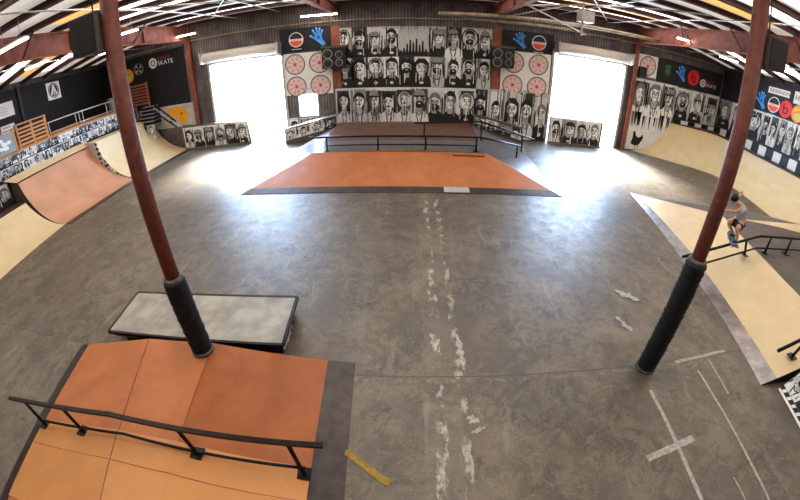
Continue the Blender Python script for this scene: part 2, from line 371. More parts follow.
# roller shutter housings
def shutter(a, b, z0, label):
    t = thing('roller_shutter', ((a+b)/2, YB-.3, z0), label, 'roller shutter', 'roller shutters rolled up over the doorways')
    m = MB(); m.tube([(a, YB-.34, z0+.36), (b, YB-.34, z0+.36)], .27, 20); m.build('shutter_roll', M['housing'], t, True)
    m = MB(); m.box(a+.1, b-.1, YB-.12, YB-.07, z0-.04, z0+.2); m.build('bottom_bar', M['housing'], t)
    for x in (a, b):
        m = MB(); m.box(x-.05, x+.05, YB-.64, YB-.03, z0+.05, z0+.66); m.build('end_bracket', M['alum'], t)
shutter(DL-.2, DR+.02, DT+.05, 'cream rolled-up door shutter above the left bright doorway')
shutter(EL-.02, ER+.1, ET-.2, 'cream rolled-up door shutter above the right bright doorway')

# ------------------------------------------------------------------ roof steel
for i, y in enumerate([YB-.25-1.42*k for k in range(16)]):
    m = MB(); PX = [XL+.01, -11.7, 11.7, XR-.01]
    for a, b in zip(PX, PX[1:]):
        for hw, za, zb in ((.09, 0, .03), (.03, .03, .14), (.09, .14, .165)):
            m.hexa([(a,y-hw,RZ(a)+za),(b,y-hw,RZ(b)+za),(b,y+hw,RZ(b)+za),(a,y+hw,RZ(a)+za)], [(a,y-hw,RZ(a)+zb),(b,y-hw,RZ(b)+zb),(b,y+hw,RZ(b)+zb),(a,y+hw,RZ(a)+zb)])
    tag(m.build('roof_purlin', M['purlin']), 'dark red steel purlin running across the building under the white roof', 'roof beam', 'dark purlins under the roof')
for x, lb in ((-11.7, 'rust red steel girder over the left brick-red column, near the left speaker'), (-3.55, 'rust red steel girder over the left padded column'),
              (3.95, 'rust red steel girder over the right padded column'), (11.8, 'rust red steel girder seen to the right behind the right column')):
    h0 = 5.98 if abs(x) > 10 else 6.25
    m = MB(); y0, y1 = YF+.02, YB-.02
    m.box(x-.03, x+.03, y0, y1, h0, ZE-.02); m.box(x-.13, x+.13, y0, y1, h0-.03, h0+.02); m.box(x-.13, x+.13, y0, y1, ZE-.06, ZE-.005)
    for y in (2, 6.1, 10.3, 14.6): m.box(x-.12, x+.12, y, y+.03, h0, ZE-.03)
    t = tag(m.build('roof_girder', M['rust2'], origin=(x, 6, h0)), lb, 'roof beam')
    if abs(x) > 10:
        s = -1 if x > 0 else 1
        for y in (5.3, 8.1, 10.9, 13.8):
            m = MB(); m.bar((x+s*.12, y, h0+.03), (x+s*.95, y, ZE-.03), .05, .05); m.build('flange_brace', M['purlin'], t)
        # attach
# columns on the back wall
def wall_column(x, z1, label, mat, z0=0, r=.13):
    m = MB(); m.box(x-r, x+r, YB-.26, YB-.24, z0, z1); m.box(x-.03, x+.03, YB-.24, YB-.06, z0, z1); m.box(x-r, x+r, YB-.06, YB-.055, z0, z1)
    tag(m.build('steel_column', mat), label, 'column')
wall_column(-11.72, 5.93, 'red steel column left of the left doorway', M['rust2'])
wall_column(11.86, 5.93, 'red steel column right of the right doorway', M['rust2'])
# pipes
def pipe(pts, r, mat, label, name='ceiling_pipe', grp=None):
    m = MB(); m.tube(pts, r, 8); return tag(m.build(name, mat, smooth=True), label, 'pipe', grp)
pipe([(XL+.1, YB-.12, 5.95), (0.9, YB-.12, 5.95), (XR-.1, YB-.12, 5.9)], .035, M['pipe'], 'thin tan pipe running the width of the back wall above the banners')
pipe([(1.2, 17.6, 6.12), (7.4, 16.9, 6.12), (12.5, 16.4, 6.1)], .085, M['pipe'], 'thick dusty tan pipe hanging right of centre under the roof')
pipe([(2.4, 17.9, 5.93), (7.5, 17.5, 5.93)], .05, M['pipe'], 'short lower tan pipe above the right banner')
for x, z in ((-14.6, 6.15), (-8.4, 6.6), (-6.2, 6.62), (7.0, 6.62), (9.6, 6.6), (14.8, 6.15)):
    pipe([(x, YF+.1, z), (x, 17.9, z)], .025, M['rod'], 'pale sprinkler pipe running front to back under the purlins', 'sprinkler_pipe', 'thin pipes under the purlins')
for a, b in (((-9.5, 9.2, 6.68), (-4.2, 16.8, 6.68)), ((-4.3, 9.5, 6.68), (-9.2, 16.8, 6.68)), ((4.6, 10.2, 6.68), (9.4, 17.6, 6.68)), ((9.3, 10.2, 6.68), (4.6, 17.6, 6.68)),
             ((4.3, 14.2, 6.3), (7.9, 16.7, 5.7)), ((4.1, 16.6, 6.05), (6.4, 14.3, 6.68))):
    m = MB(); m.tube([a, b], .03, 6); tag(m.build('brace_rod', M['rod']), 'pale diagonal bracing rod under the roof', 'rod', 'diagonal bracing rods')
# heater pipe hanger right of centre
m = MB(); m.box(6.55, 6.63, 14.3, 14.38, 5.55, ZE); m.box(6.5, 7.05, 14.2, 14.7, 6.0, 6.45); m.tube([(6.6,14.34,5.6),(6.6,14.34,5.45)], .06, 8)
tag(m.build('unit_heater', M['rod']), 'grey heater box with a hanging post right of centre under the roof', 'heater')

# fluorescent lights
def tube_light(x, y, z, L, label, ang=0):
    t = thing('fluorescent_light', (x, y, z), label, 'ceiling light', 'fluorescent strip lights under the roof')
    c, s_ = math.cos(ang)*L/2, math.sin(ang)*L/2
    a, b = Vector((x-c, y-s_, z)), Vector((x+c, y+s_, z))
    m = MB(); m.bar(a+Vector((0,0,.05)), b+Vector((0,0,.05)), .16, .05); m.build('fixture_housing', M['white'], t)
    for k in (-1, 1):
        m = MB(); off = Vector((-s_, c, 0)).normalized()*.045*k; m.tube([a+off, b+off], .024, 8); m.build('lamp_tube', M['tubelight'], t, True)
    for p in (a*.8+b*.2, a*.2+b*.8):
        m = MB(); m.tube([p+Vector((0,0,.07)), Vector((p.x, p.y, RZ(p.x)+.1))], .008, 5); m.build('suspension_wire', M['rod'], t)
for x, y, L, lb in ((-10.15, 6.8, 1.5, 'strip light at the left picture edge beside the girder'), (-13.0, 9.65, 1.4, 'strip light above the left black wall'),
    (-10.2, 11.7, 1.3, 'strip light just right of the left padded column top'), (-11.6, 17.4, 2.0, 'strip light over the left brick-red column'),
    (-4.2, 17.6, 1.7, 'strip light above the left black banner'), (11.9, 14.2, 1.5, 'strip light in front of the right girder'), (13.9, 13.7, 1.1, 'strip light above the right black banner near the corner'),
    (14.55, 10.66, 1.1, 'strip light right of the right speaker'), (12.4, 8.1, 1.5, 'strip light at the right picture edge'), (-12.6, 13.2, 1.0, 'strip light behind the left padded column'),
    (9.5, 4.6, 2.4, 'fill strip light added out of view over the right kicker ramp'), (-8.2, 3.0, 2.4, 'fill strip light added out of view over the left box ramp'), (0.2, 6.5, 2.4, 'fill strip light added out of view over the middle of the floor'), (0.2, 0.2, 2.4, 'fill strip light added out of view above the viewpoint')):  # these four are unseen, added as ambient fill for the room
    tube_light(x, y, 5.9 if abs(x) > 12.2 else 6.2, L, 'white fluorescent '+lb)
# the small glaring lamp on the left wall
t = thing('spot_lamp', (-15.5, 16.2, 5.15), 'small glaring bare lamp by the left black wall', 'lamp')
m = MB()
for k in range(6): pass
m.tube([(-15.5, 16.2, 5.08), (-15.5, 16.2, 5.12), (-15.5, 16.2, 5.18), (-15.5, 16.2, 5.22)], [.02, .06, .06, .02], 10); m.build('bulb', M['spot'], t, True)
m = MB(); m.tube([(-15.5, 16.2, 5.22), (-15.5, 16.2, RZ(15.5)+.1)], .015, 6); m.build('cord', M['blacksteel'], t)
# translucent roof strips between purlins; the unseen near ones are added for ambient light
k = 0
for i, (x0, x1) in enumerate(((-17.5, -12.4), (-11, -4.2), (-3, 3.4), (4.5, 11.2), (12.4, 18))):
    for j in range(1, 15):
        if (i*2+j*3) % 5 in (1, 3): continue
        y = YB-.25-1.42*j-.71
        m = MB(); m.hexa([(x0,y-.4,RZ(x0)+.14),(x1,y-.4,RZ(x1)+.14),(x1,y+.4,RZ(x1)+.14),(x0,y+.4,RZ(x0)+.14)], [(x0,y-.4,RZ(x0)+.165),(x1,y-.4,RZ(x1)+.165),(x1,y+.4,RZ(x1)+.165),(x0,y+.4,RZ(x0)+.165)])
        am = (i, j) in ((0, 4), (3, 6), (1, 6), (3, 2))
        tag(m.build('skylight_panel', M['amber'] if am else M['skylight']), ('amber stained' if am else 'bright white')+' translucent roof strip between the purlins', 'skylight', 'translucent roof strips' + (' amber' if am else ''))

# ------------------------------------------------------------------ padded columns and hanging speakers
def padded(x, y, z0, zp, label, gr=None):
    t = thing('support_column', (x, y, z0), label, 'column')
    m = MB(); m.tube([(x, y, z0), (x, y, 6.2)], .105, 20); m.build('steel_shaft', M['rust'], t, True)
    m = MB(); n = 44; rn = random.Random(int(x*10)); 
    pts = [(x, y, z0+(zp-z0)*k/n) for k in range(n+1)]; rs = [.158+(.012 if k % 2 else -.006)+rn.uniform(-.006, .006) for k in range(n+1)]
    m.tube(pts, rs, 20); m.build('wrapped_pad', M['pad'], t, True)
    m = MB(); m.tube([(x, y, zp-.005), (x, y, zp+.05)], [.15, .135], 20); m.tube([(x, y, z0+.0), (x, y, z0+.05)], .178, 20); m.build('pad_collar', M['collar'], t, True)
    return t
padded(-3.17, 3.43, .385, 1.72, 'rust red column with black wrapped pad standing at the orange box ramp')
padded(3.93, 3.44, 0, 2.07, 'rust red column with black wrapped pad standing on bare floor')
def hang_speaker(x0, x1, y0, z0, z1, label, px):
    t = thing('loudspeaker', ((x0+x1)/2, y0+.2, z0), label, 'loudspeaker')
    m = MB(); w = .05
    m.hexa([(x0,y0,z0),(x1,y0,z0),(x1-w,y0+.34,z0),(x0+w,y0+.34,z0)], [(x0,y0,z1),(x1,y0,z1),(x1-w,y0+.34,z1),(x0+w,y0+.34,z1)]); m.build('cabinet', M['speaker'], t)
    m = MB(); m.box(x0+.02, x1-.02, y0-.015, y0, z0+.02, z1-.02); m.build('grille', M['speakerblack'], t)
    m = MB(); zc = (z0+z1)/2; m.bar(((x0+x1)/2, y0+.2, zc), (px, 3.43, zc), .05, .05); m.bar(((x0+x1)/2, y0+.2, z1), ((x0+x1)/2, y0+.2, 6.6), .015, .015, up=(1,0,0)); m.build('bracket', M['blacksteel'], t)
hang_speaker(-3.66, -3.24, 3.25, 4.70, 5.14, 'grey carpeted loudspeaker hung left of the left padded column', -3.28)
hang_speaker(4.02, 4.38, 3.3, 4.72, 5.10, 'grey carpeted loudspeaker hung right of the right padded column', 4.03)
# ------------------------------------------------------------------ back wall PA speakers
def wall_speaker(x0, x1, z0, z1, label):
    t = thing('wall_loudspeaker', ((x0+x1)/2, YB-.5, z0), label, 'loudspeaker', 'black loudspeakers on the back wall')
    y = YB-.62
    m = MB(); m.box(x0, x1, y, YB-.18, z0, z1); m.build('cabinet', M['speakerblack'], t)
    m = MB(); m.box(x0-.03, x1+.03, y-.02, YB-.1, z1, z1+.10); m.build('shelf_top', M['collar'], t)
    m = MB(); m.box((x0+x1)/2-.1, (x0+x1)/2+.1, YB-.18, YB-.03, z0+.2, z0+.5); m.build('wall_bracket', M['blacksteel'], t)
    w = x1-x0; h = z1-z0
    for cx, cz, r in ((.25, .27, .2), (.25, .72, .2), (.74, .27, .15), (.74, .66, .15)):
        q = MB(); X, Z = x0+w*cx, z0+h*cz; r *= w
        q.tube([(X, y-.015, Z), (X, y, Z)], [r*.95, r], 18); cn = q.build('woofer', M['cone'], t, True)
        q = MB(); c = Canvas(q, (X, y-.018, Z), (1,0,0), (0,0,1), (0,-1,0)); c.ring(0, 0, r*1.05, r*1.05, r*.14, (.35,)*3, 1, 18); q.build('ring', M['print'], cn)
wall_speaker(-4.25, -3.12, 3.62, 4.62, 'black twin loudspeaker at the left end of the big face mural')
wall_speaker(3.82, 4.92, 3.72, 4.68, 'black twin loudspeaker at the right end of the big face mural')

# ------------------------------------------------------------------ back wall murals
UX, UZ, NY = (1,0,0), (0,0,1), (0,-1,0)
yb = YB-.03
ob, c = mural('face_mural', (-3.62, yb, 2.58), UX, UZ, NY, 7.55, 3.0, 10, 2, 'tall black and white mural with two rows of painted faces, centre of back wall', 11, skip=((1, 4), (1, 5)), base=.55)
me_mb = MB(); c2 = Canvas(me_mb, (-3.62, yb, 2.58), UX, UZ, NY)
# the dark fingers-like skyline gap in the upper row
x = 3.05
for k in range(9):
    h = [.25, .35, .55, .75, .62, .8, .5, .7, .3][k]
    c2.poly([(x+k*.15, 1.55), (x+k*.15+.13, 1.55), (x+k*.15+.11, 1.55+h), (x+k*.15+.04, 1.6+h)], K, 5)
c2.rect(3.02, 1.5, 4.5, 1.75, g(.05), 4)
for k in range(14): 
    a = 3.05+rnd.random()*1.35; c2.poly([(a, 3.0), (a+.05, 3.0), (a+.02, 2.9-rnd.random()*.5)], g(.3), 6)
me_mb.build('dark_strokes', M['paint'], ob)
mural('face_mural', (-3.80, yb, .72), UX, UZ, NY, 7.70, 1.84, 10, 1, 'lower black and white mural strip of large faces just behind the brown platform', 23, base=.72)
mural('face_mural', (3.92, yb, .05), UX, UZ, NY, 3.2, 2.55, 4, 1, 'black and white face mural beside the left edge of the right doorway', 31, base=.5)
mural('face_mural', (-6.42, yb, .05), UX, UZ, NY, 2.6, 1.1, 4, 1, 'pale face mural below the small bright window', 37, base=.6)
for nm, x0, lb in (('wall_board', -3.86, 'narrow dark red board under the left wall loudspeaker'), ('wall_board', 3.95, 'narrow dark red board under the right wall loudspeaker')):
    m = MB(); m.box(x0, x0+.42, YB-.075, YB-.05, 2.6, 5.7); tag(m.build(nm, M['redwood']), lb, 'board')
# wheel emblem boards
def wheel_draw(c, a, b, r):
    c.ell(a, b, r, r, (.03,)*3, 2, 28); c.ell(a, b, r*.91, r*.91, (.80, .72, .68), 3, 28); c.ring(a, b, r*.86, r*.86, r*.05, (.35, .1, .1), 4, 24)
    for k in range(8):
        t = R(45*k+22); ct, st = math.cos(t), math.sin(t)
        c.stroke([(a+ct*r*.12, b+st*r*.12), (a+ct*r*.74, b+st*r*.74)], r*.06, (.60, .12, .10), 5)
        t2 = R(45*k); c.stroke([(a+math.cos(t2)*r*.3, b+math.sin(t2)*r*.3), (a+math.cos(t2)*r*.76, b+math.sin(t2)*r*.76)], r*.035, (.25, .1, .1), 5)
        c.ell(a+ct*r*.62, b+st*r*.62, r*.13, r*.13, (.62, .10, .08), 6, 8)
        c.ell(a+ct*r*.62, b+st*r*.62, r*.06, r*.06, (.85, .75, .72), 7, 6)
    c.ell(a, b, r*.16, r*.16, (.6, .08, .07), 6, 12)
def wheel_board(x0, x1, z0, z1, cols, rows, label, r, n=NY, o=None, u=UX):
    o = o or (x0, yb, z0)
    t = thing('emblem_board', ((x0+x1)/2, yb, z0), label, 'sign')
    nn = Vector(n); O = Vector(o); U_ = Vector(u); w = x1-x0; h = z1-z0
    m = MB(); q = [O, O+U_*w, O+U_*w+Vector((0,0,h)), O+Vector((0,0,h))]; bq = [p-nn*.02 for p in q]
    m.add(bq+q, [[3,2,1,0],[4,5,6,7],[0,1,5,4],[1,2,6,5],[2,3,7,6],[3,0,4,7]]); m.build('board', M['white'], t)
    for i in range(cols):
        for j in range(rows):
            m = MB(); c = Canvas(m, O, U_, UZ, n); wheel_draw(c, w*(i+.5)/cols, h-(h/rows if rows == 1 else r*2.15)*(j+.5), r); m.build('wheel_emblem', M['print'], t)
wheel_board(-6.42, -3.9, 2.35, 4.5, 2, 2, 'white board of red spoked wheel emblems right of the left doorway', .53)
wheel_board(4.42, 7.0, 2.62, 4.58, 2, 2, 'white board of red spoked wheel emblems left of the right doorway', .53)

# ------------------------------------------------------------------ banners and logos
def banner(o, u, w, h, n, label, logos, name='wall_banner'):
    O, U_, nn = Vector(o), Vector(u), Vector(n)
    t = thing(name, tuple(O+U_*w/2), label, 'banner')
    q = [O, O+U_*w, O+U_*w+Vector((0,0,h)), O+Vector((0,0,h))]; bq = [p-nn*.015 for p in q]
    m = MB(); m.add(bq+q, [[3,2,1,0],[4,5,6,7],[0,1,5,4],[1,2,6,5],[2,3,7,6],[3,0,4,7]]); m.build('banner_sheet', M['banner'], t)
    for fn, a, b, s, nm in logos:
        m = MB(); fn(Canvas(m, O, U_, UZ, n), a, b, s); m.build(nm, M['print'], t)
    return t
def L_disc(c, a, b, s):
    c.ell(a, b, s, s, (.8, .78, .75), 2, 30); c.ell(a, b, s*.88, s*.88, (.02, .02, .06), 3, 20, 8, 172); c.ell(a, b, s*.88, s*.88, (.75, .12, .06), 3, 20, 190, 350)
    for k in range(7): c.rect(a-s*.62+k*s*.18, b-s*.09, a-s*.62+k*s*.18+s*.11, b+s*.06, (.75, .2, .15), 4)
    c.rect(a-s*.7, b-s*1.32, a+s*.7, b-s*1.22, (.6,)*3, 2)
def L_hand(c, a, b, s):
    B, D = (.06, .28, .75), (.02, .06, .22)
    c.poly([(a-s*.35, b-s*.2), (a+s*.1, b-s*.55), (a+s*.5, b-s*.95), (a+s*.85, b-s*.7), (a+s*.5, b-s*.2), (a+s*.42, b+s*.35), (a-s*.2, b+s*.3)], B, 2)
    for (x0, y0), (x1, y1), w in (((-.15,.2),(-.45,.75),.2), ((.02,.3),(-.08,.95),.2), ((.2,.3),(.25,.9),.2), ((.36,.25),(.52,.68),.18), ((-.25,-.1),(-.72,.18),.22)):
        c.stroke([(a+x0*s, b+y0*s), (a+x1*s, b+y1*s)], w*s, B, 3); c.ell(a+x1*s, b+y1*s, w*s*.55, w*s*.55, (.2, .5, .9), 4, 8)
    c.ell(a+.1*s, b, s*.14, s*.2, D, 5, 10); c.stroke([(a, b-.3*s), (a+.55*s, b-.7*s)], s*.05, (.25, .55, .9), 5)
def L_b(c, a, b, s):
    c.ell(a, b, s, s, (.72, .025, .03), 2, 30); c.ring(a+s*.02, b-s*.18, s*.42, s*.42, s*.17, (.05, .01, .01), 3, 20); c.rect(a-s*.42, b-s*.2, a-s*.25, b+s*.62, (.05, .01, .01), 4)
def L_claw(c, a, b, s):
    G = (.09, .30, .06)
    for k in (-1, 0, 1):
        x = a+k*s*.32; c.poly([(x-s*.12, b+s*.8), (x+s*.1, b+s*.85), (x+s*.06, b+s*.2), (x+s*.12, b-.1*s), (x+.02*s, b-s*.85), (x-s*.06, b-s*.2)], G, 2)
def L_skate(c, a, b, s):
    c.ell(a, b, s, s, (.8,)*3, 2, 24); c.ell(a, b, s*.62, s*.62, (.02,)*3, 3, 16)
    for k in range(3): t = R(90+60*k); c.stroke([(a-s*.5*math.cos(t), b-s*.5*math.sin(t)), (a+s*.5*math.cos(t), b+s*.5*math.sin(t))], s*.2, (.75,)*3, 4)
    c.text('SKATE', a+s*1.15, b-s*.62, s*1.15, (.85,)*3, 3, 1.1)
    for k in range(5): c.stroke([(a+s*(1.2+k*.62), b+s*.35), (a+s*(1.45+k*.62), b+s*.95)], s*.16, (.32, .02, .04), 3); c.stroke([(a+s*(1.5+k*.62), b+s*.95), (a+s*(1.6+k*.62), b+s*.35)], s*.12, (.30, .02, .04), 3)
def L_orange(c, a, b, s):
    c.ell(a, b, s, s, (.75, .34, .05), 2, 24); c.ell(a+.1*s, b-.3*s, s*.6, s*.45, (.65, .55, .12), 3, 14); c.ell(a-.2*s, b+.35*s, s*.45, s*.3, (.8, .5, .06), 3, 12)
    c.stroke([(a-.5*s, b), (a, b+.3*s), (a+.5*s, b+.1*s)], s*.1, (.5, .12, .03), 4)
banner((-6.5, yb, 4.56), UX, 2.62, 1.2, NY, 'black banner with round badge and blue hand above the left wheel board', ((L_disc, .85, .62, .38, 'round_badge'), (L_hand, 1.95, .65, .48, 'blue_hand_emblem')))
banner((4.35, yb, 4.60), UX, 2.72, 1.02, NY, 'black banner with blue hand and round badge above the right wheel board', ((L_hand, .95, .52, .42, 'blue_hand_emblem'), (L_disc, 1.95, .52, .38, 'round_badge')))
# right corner banners (back wall part, then right wall part)
wheel_board(12.12, 13.42, 4.25, 5.45, 1, 1, 'white board with a single wheel emblem beside the right red column', .55, o=(12.12, yb-.02, 4.25))
m = MB(); m.box(12.14, 12.62, yb-.25, yb-.04, 4.2, 4.75); tag(m.build('small_speaker', M['speakerblack']), 'small black box in front of the single wheel emblem board', 'loudspeaker')
banner((13.45, yb, 4.12), UX, 5.15, 1.36, NY, 'long black banner with claw, hand, red disc and lettering on the back wall at right',
       ((L_claw, .75, .72, .40, 'green_claw_emblem'), (L_hand, 1.75, .72, .46, 'blue_hand_emblem'), (L_b, 2.75, .68, .46, 'red_disc_emblem'), (L_skate, 3.55, .52, .24, 'skate_lettering')))
xr = XR-.03; UYm, NXm = (0,-1,0), (-1,0,0)
banner((xr, 18.55, 4.08), UYm, 13.5, 1.75, NXm, 'long black banner with badge and red disc along the right wall',
       ((L_hand, 3.2, .5, .48, 'blue_hand_emblem'), (L_disc, 4.15, .48, .42, 'round_badge'), (L_b, 5.0, .45, .44, 'red_disc_emblem'), (L_orange, 5.85, .42, .44, 'orange_disc_emblem'), (L_claw, 7.2, .6, .4, 'green_claw_emblem')))
def text_board(o, u, w, h, n, txt, size, label, col=(.75,.73,.7), tc=(.03,.03,.04), sub=None):
    O, U_, nn = Vector(o), Vector(u), Vector(n); m = MB()
    q = [O, O+U_*w, O+U_*w+Vector((0,0,h)), O+Vector((0,0,h))]; bq = [p-nn*.02 for p in q]
    m.add(bq+q, [[3,2,1,0],[4,5,6,7],[0,1,5,4],[1,2,6,5],[2,3,7,6],[3,0,4,7]], col)
    c = Canvas(m, O, U_, UZ, n); txt and c.text(txt, w*.06, h*.5-size*.35 if not sub else h*.5, size, tc, 2)
    if not txt:
        for k in range(4): c.rect(w*.12, h*(.2+.17*k), w*(.6+.08*(k % 3)), h*(.27+.17*k), (.36,.36,.4), 2)
    if sub: c.text(sub, w*.1, h*.18, size*.5, (.3,.2,.4), 2)
    return tag(m.build('text_sign', M['print']), label, 'sign')
text_board((xr-.03, 14.95, 5.12), UYm, 1.5, .34, NXm, 'INDEPENDENT', .235, 'white strip sign with black capitals above the right wall badges')
text_board((xr-.03, 13.15, 4.95), UYm, 1.25, .62, NXm, 'HO', .40, 'white sign with large black letters at the right picture edge')
# side and back murals of the right corner
mural('face_mural', (12.02, yb, .05), UX, UZ, NY, 3.05, 4.05, 3, 2, 'tall streaky black and white mural beside the right red column', 41, base=.75, skip=((0,0),(0,1),(0,2)))
m = MB(); c = Canvas(m, (12.02, yb-.01, .05), UX, UZ, NY)
for k in range(26):
    a = .15+rnd.random()*2.7; t = 2.2; c.poly([(a, t), (a+.12, t), (a+.08, t-.3-rnd.random()*.8), (a+.03, t-.3-rnd.random()*.7)], g(rnd.choice([.02, .02, .4])), 6)
c.poly([(.45,.35),(.7,.25),(1.0,.3),(1.25,.7),(1.2,.95),(1.05,.8),(.9,.72),(.72,.82),(.62,1.1),(.5,1.05),(.52,.75)], K, 6)
c.stroke([(.8,.3),(.8,.05)], .04, K, 6); c.stroke([(.95,.3),(.98,.05)], .04, K, 6)
tag(m.build('rooster_painting', M['paint']), 'small black rooster painted low on the white wall at right', 'painting')
for i, (a, w) in enumerate(((15.1, 1.15), (16.27, 1.15), (17.45, 1.2))):
    mural('mural_panel', (a, yb-.01, 2.2+.02*i), UX, UZ, NY, w-.02, 1.85, 1, 1, ['face panel first right of the tall streaky mural', 'face panel second right of the tall streaky mural', 'face panel in the back right corner of the hall'][i]+', above the tan ramp', 50+i, base=.7)
for i in range(10):
    y = 18.5-1.2*i
    mural('mural_panel', (xr-.0, y, 2.4), UYm, UZ, NXm, 1.17, 1.62, 2 if i > 2 else 1, 1, 'black and white face panel on the right wall, number %s from the back corner' % ['one','two','three','four','five','six','seven','eight','nine','ten'][i], 60+i, base=.75)
# checkered kickboards under the panels
m = MB()
for k in range(24):
    y = 18.5-.55*k; col = g(.72) if k % 2 else g(.012)
    m.box(xr-.07, xr-.005, y-.55, y, 1.76, 2.28, col)
tag(m.build('checkered_kickboard', M['print']), 'black and white checkered board under the right wall panels', 'board')
m = MB()
for k in range(6):
    x = 15.2+.58*k; m.box(x, min(x+.58, XR-.12), yb-.06, yb-.005, 1.95, 2.18, g(.72) if k % 2 else g(.012))
tag(m.build('checkered_kickboard', M['print']), 'black and white checkered board under the panels on the back wall at right', 'board')

# ------------------------------------------------------------------ lofted quarter pipes
def loft(stations, n=14, th=.0):
    """stations: (toe xyz, coping xyz) ; returns grid of surface rows"""
    rows = []
    for t, c in stations:
        t, c = Vector(t), Vector(c); d = Vector((c.x-t.x, c.y-t.y, 0)); run = d.length; d.normalize(); h = c.z-t.z
        rad = (run*run+h*h)/(2*h); amax = math.acos(max(-1, min(1, 1-h/rad)))
        if run > rad*1.0001: amax = math.acos(1-h/rad)
        rows.append([t + d*(rad*math.sin(amax*k/n)*(run/(rad*math.sin(amax)))) + Vector((0,0,rad*(1-math.cos(amax*k/n)))) for k in range(n+1)])
    return rows
def skin(mb, rows, back=None):
    n = len(rows[0]); vs = [p for r in rows for p in r]; fs = []
    for i in range(len(rows)-1):
        for k in range(n-1): fs.append([i*n+k, (i+1)*n+k, (i+1)*n+k+1, i*n+k+1])
    mb.add(vs, fs)
def side_fill(mb, row, col=None):
    for a, b in zip(row, row[1:]): mb.poly([(a.x,a.y,0.001),(b.x,b.y,0.001),tuple(b),tuple(a)], col)

# right quarter pipe
st = [((12.45,18.55,0),(15.0,18.55,1.97)), ((13.2,17.95,0),(16.2,17.95,1.96)), ((14.4,17.0,0),(17.2,17.6,1.95)), ((15.6,16.2,0),(17.85,17.2,1.92)), ((16.3,15.5,0),(18.0,16.2,1.85)), ((16.45,14.7,0),(18.0,15.2,1.78)), ((16.2,13.6,0),(18.0,14,1.74)),
      ((15.75,11.6,0),(18.0,12.2,1.72)), ((15.3,9.8,0),(18.0,10.6,1.72)), ((15.0,8,0),(18.0,8.6,1.72)), ((14.8,5.5,0),(18.0,5.5,1.72)), ((14.8,1.0,0),(18.0,1.0,1.72))]
t = thing('quarter_pipe', (16.5, 9, 0), 'long curved tan quarter pipe along the right wall', 'ramp')
m = MB(); skin(m, loft(st)); m.build('riding_surface', M['tan'], t, True)
m = MB(); m.tube([c for _, c in st], .04, 8); m.build('steel_coping', M['coping'], t, True)
m = MB()
for (a0, c0), (a1, c1) in zip(st, st[1:]):
    m.poly([c0, c1, (XR-.1, max(c1[1], 1) if c1[0] > 17.9 else YB-.06, c1[2]), (XR-.1, c0[1] if c0[0] > 17.9 else YB-.06, c0[2])])
m.build('deck', M['brownply'], t)
m = MB(); rr = loft(st[-1:])[0]; side_fill(m, rr+[Vector((XR-.1,1,1.72))]); m.build('side_panel', M['deckgrey'], t)
# left quarter pipe: three sections
TX, CX, CZ = -12.65, -15.1, 1.92
t = thing('quarter_pipe', (-14, 16, 0), 'pale tan quarter pipe section at the back left corner', 'ramp')
st = [((TX,18.5,0),(-15.15,18.5,2.02)), ((TX,17,0),(-15.15,17,2.02)), ((TX,13.6,0),(-15.0,13.6,2.02))]
rows = loft(st)
m = MB(); skin(m, rows); m.build('riding_surface', M['tan'], t, True)
m = MB(); m.poly([(-15.15,18.5,2.02),(-15.0,13.6,2.02),(-15.95,13.6,2.02),(-15.95,18.5,2.02)]); m.build('deck', M['tan'], t)
mb = MB(); side_fill(mb, rows[-1]+[Vector((-15.95,13.6,2.02))], g(.55)); c = Canvas(mb, (-16, 13.6, 0), (1,0,0), (0,0,1), (0,-1,0))
rn = random.Random(5)
for q in rows[-1]:
    for k in range(3): c.ell(q.x+16, max(.04, q.z-.12-k*.25), .09, .07, g(rn.choice([.02, .02, .8])), 2, 8)
mb.build('painted_side', M['paint'], t)
m = MB(); m.box(TX-.02, TX+.28, 13.6, 18.5, .002, .02); m.build('threshold_plate', M['thresh'], t)

t = thing('quarter_pipe', (-14, 11.2, 0), 'orange brown quarter pipe section between two tan sections on the left', 'ramp')
st = [((TX-.05,13.58,0),(-15.62,13.85,1.84)), ((TX-.1,11.2,0),(-15.5,11.4,1.84)), ((TX-.25,8.85,0),(-15.35,8.95,1.84))]
rows = loft(st)
m = MB(); skin(m, rows); m.build('riding_surface', M['palorange'], t, True)
m = MB(); m.tube([c for _, c in st], .03, 8); m.build('steel_coping', M['coping'], t, True)
m = MB(); m.add([(-15.62,13.85,1.84),(-15.5,11.4,1.84),(-15.35,8.95,1.84),(-15.95,8.6,2.1),(-15.95,11.4,2.1),(-15.95,13.85,2.1)], [[0,1,4,5],[1,2,3,4]]); m.build('upper_lip', M['tan'], t)
m = MB(); m.box(TX-.1, TX+.22, 8.85, 13.58, .002, .02); m.build('threshold_plate', M['thresh'], t)
mb = MB(); side_fill(mb, rows[-1]+[Vector((-15.95,8.9,2.05))]); mb.build('side_panel', M['deckgrey'], t)

t = thing('quarter_pipe', (-14, 6.5, 0), 'low pale tan bank at the left picture edge nearest the viewer', 'ramp')
st = [((TX-.2,8.83,0),(-15.1,8.83,1.05)), ((TX+.15,6,0),(-15.1,6,1.05)), ((TX+.5,3.5,0),(-15.1,3.5,1.05)), ((TX+.6,0,0),(-15.1,0,1.05))]
rows = loft(st)
m = MB(); skin(m, rows); m.build('riding_surface', M['tan2'], t, True)
m = MB(); m.tube([c for _, c in st], .035, 8); m.build('steel_coping', M['coping'], t, True)
m = MB(); m.box(-15.98, -15.1, 0, 8.83, .95, 1.04); m.build('deck', M['brownply'], t)
mb = MB(); side_fill(mb, rows[-1]+[Vector((-15.95,0,1.05))]); mb.build('side_panel', M['deckgrey'], t)
mural('mural_panel', (-15.96, .2, 1.06), (0,1,0), UZ, (1,0,0), 8.6, .95, 12, 1, 'painted face strip behind the low bank at the left picture edge', 71, base=.3)

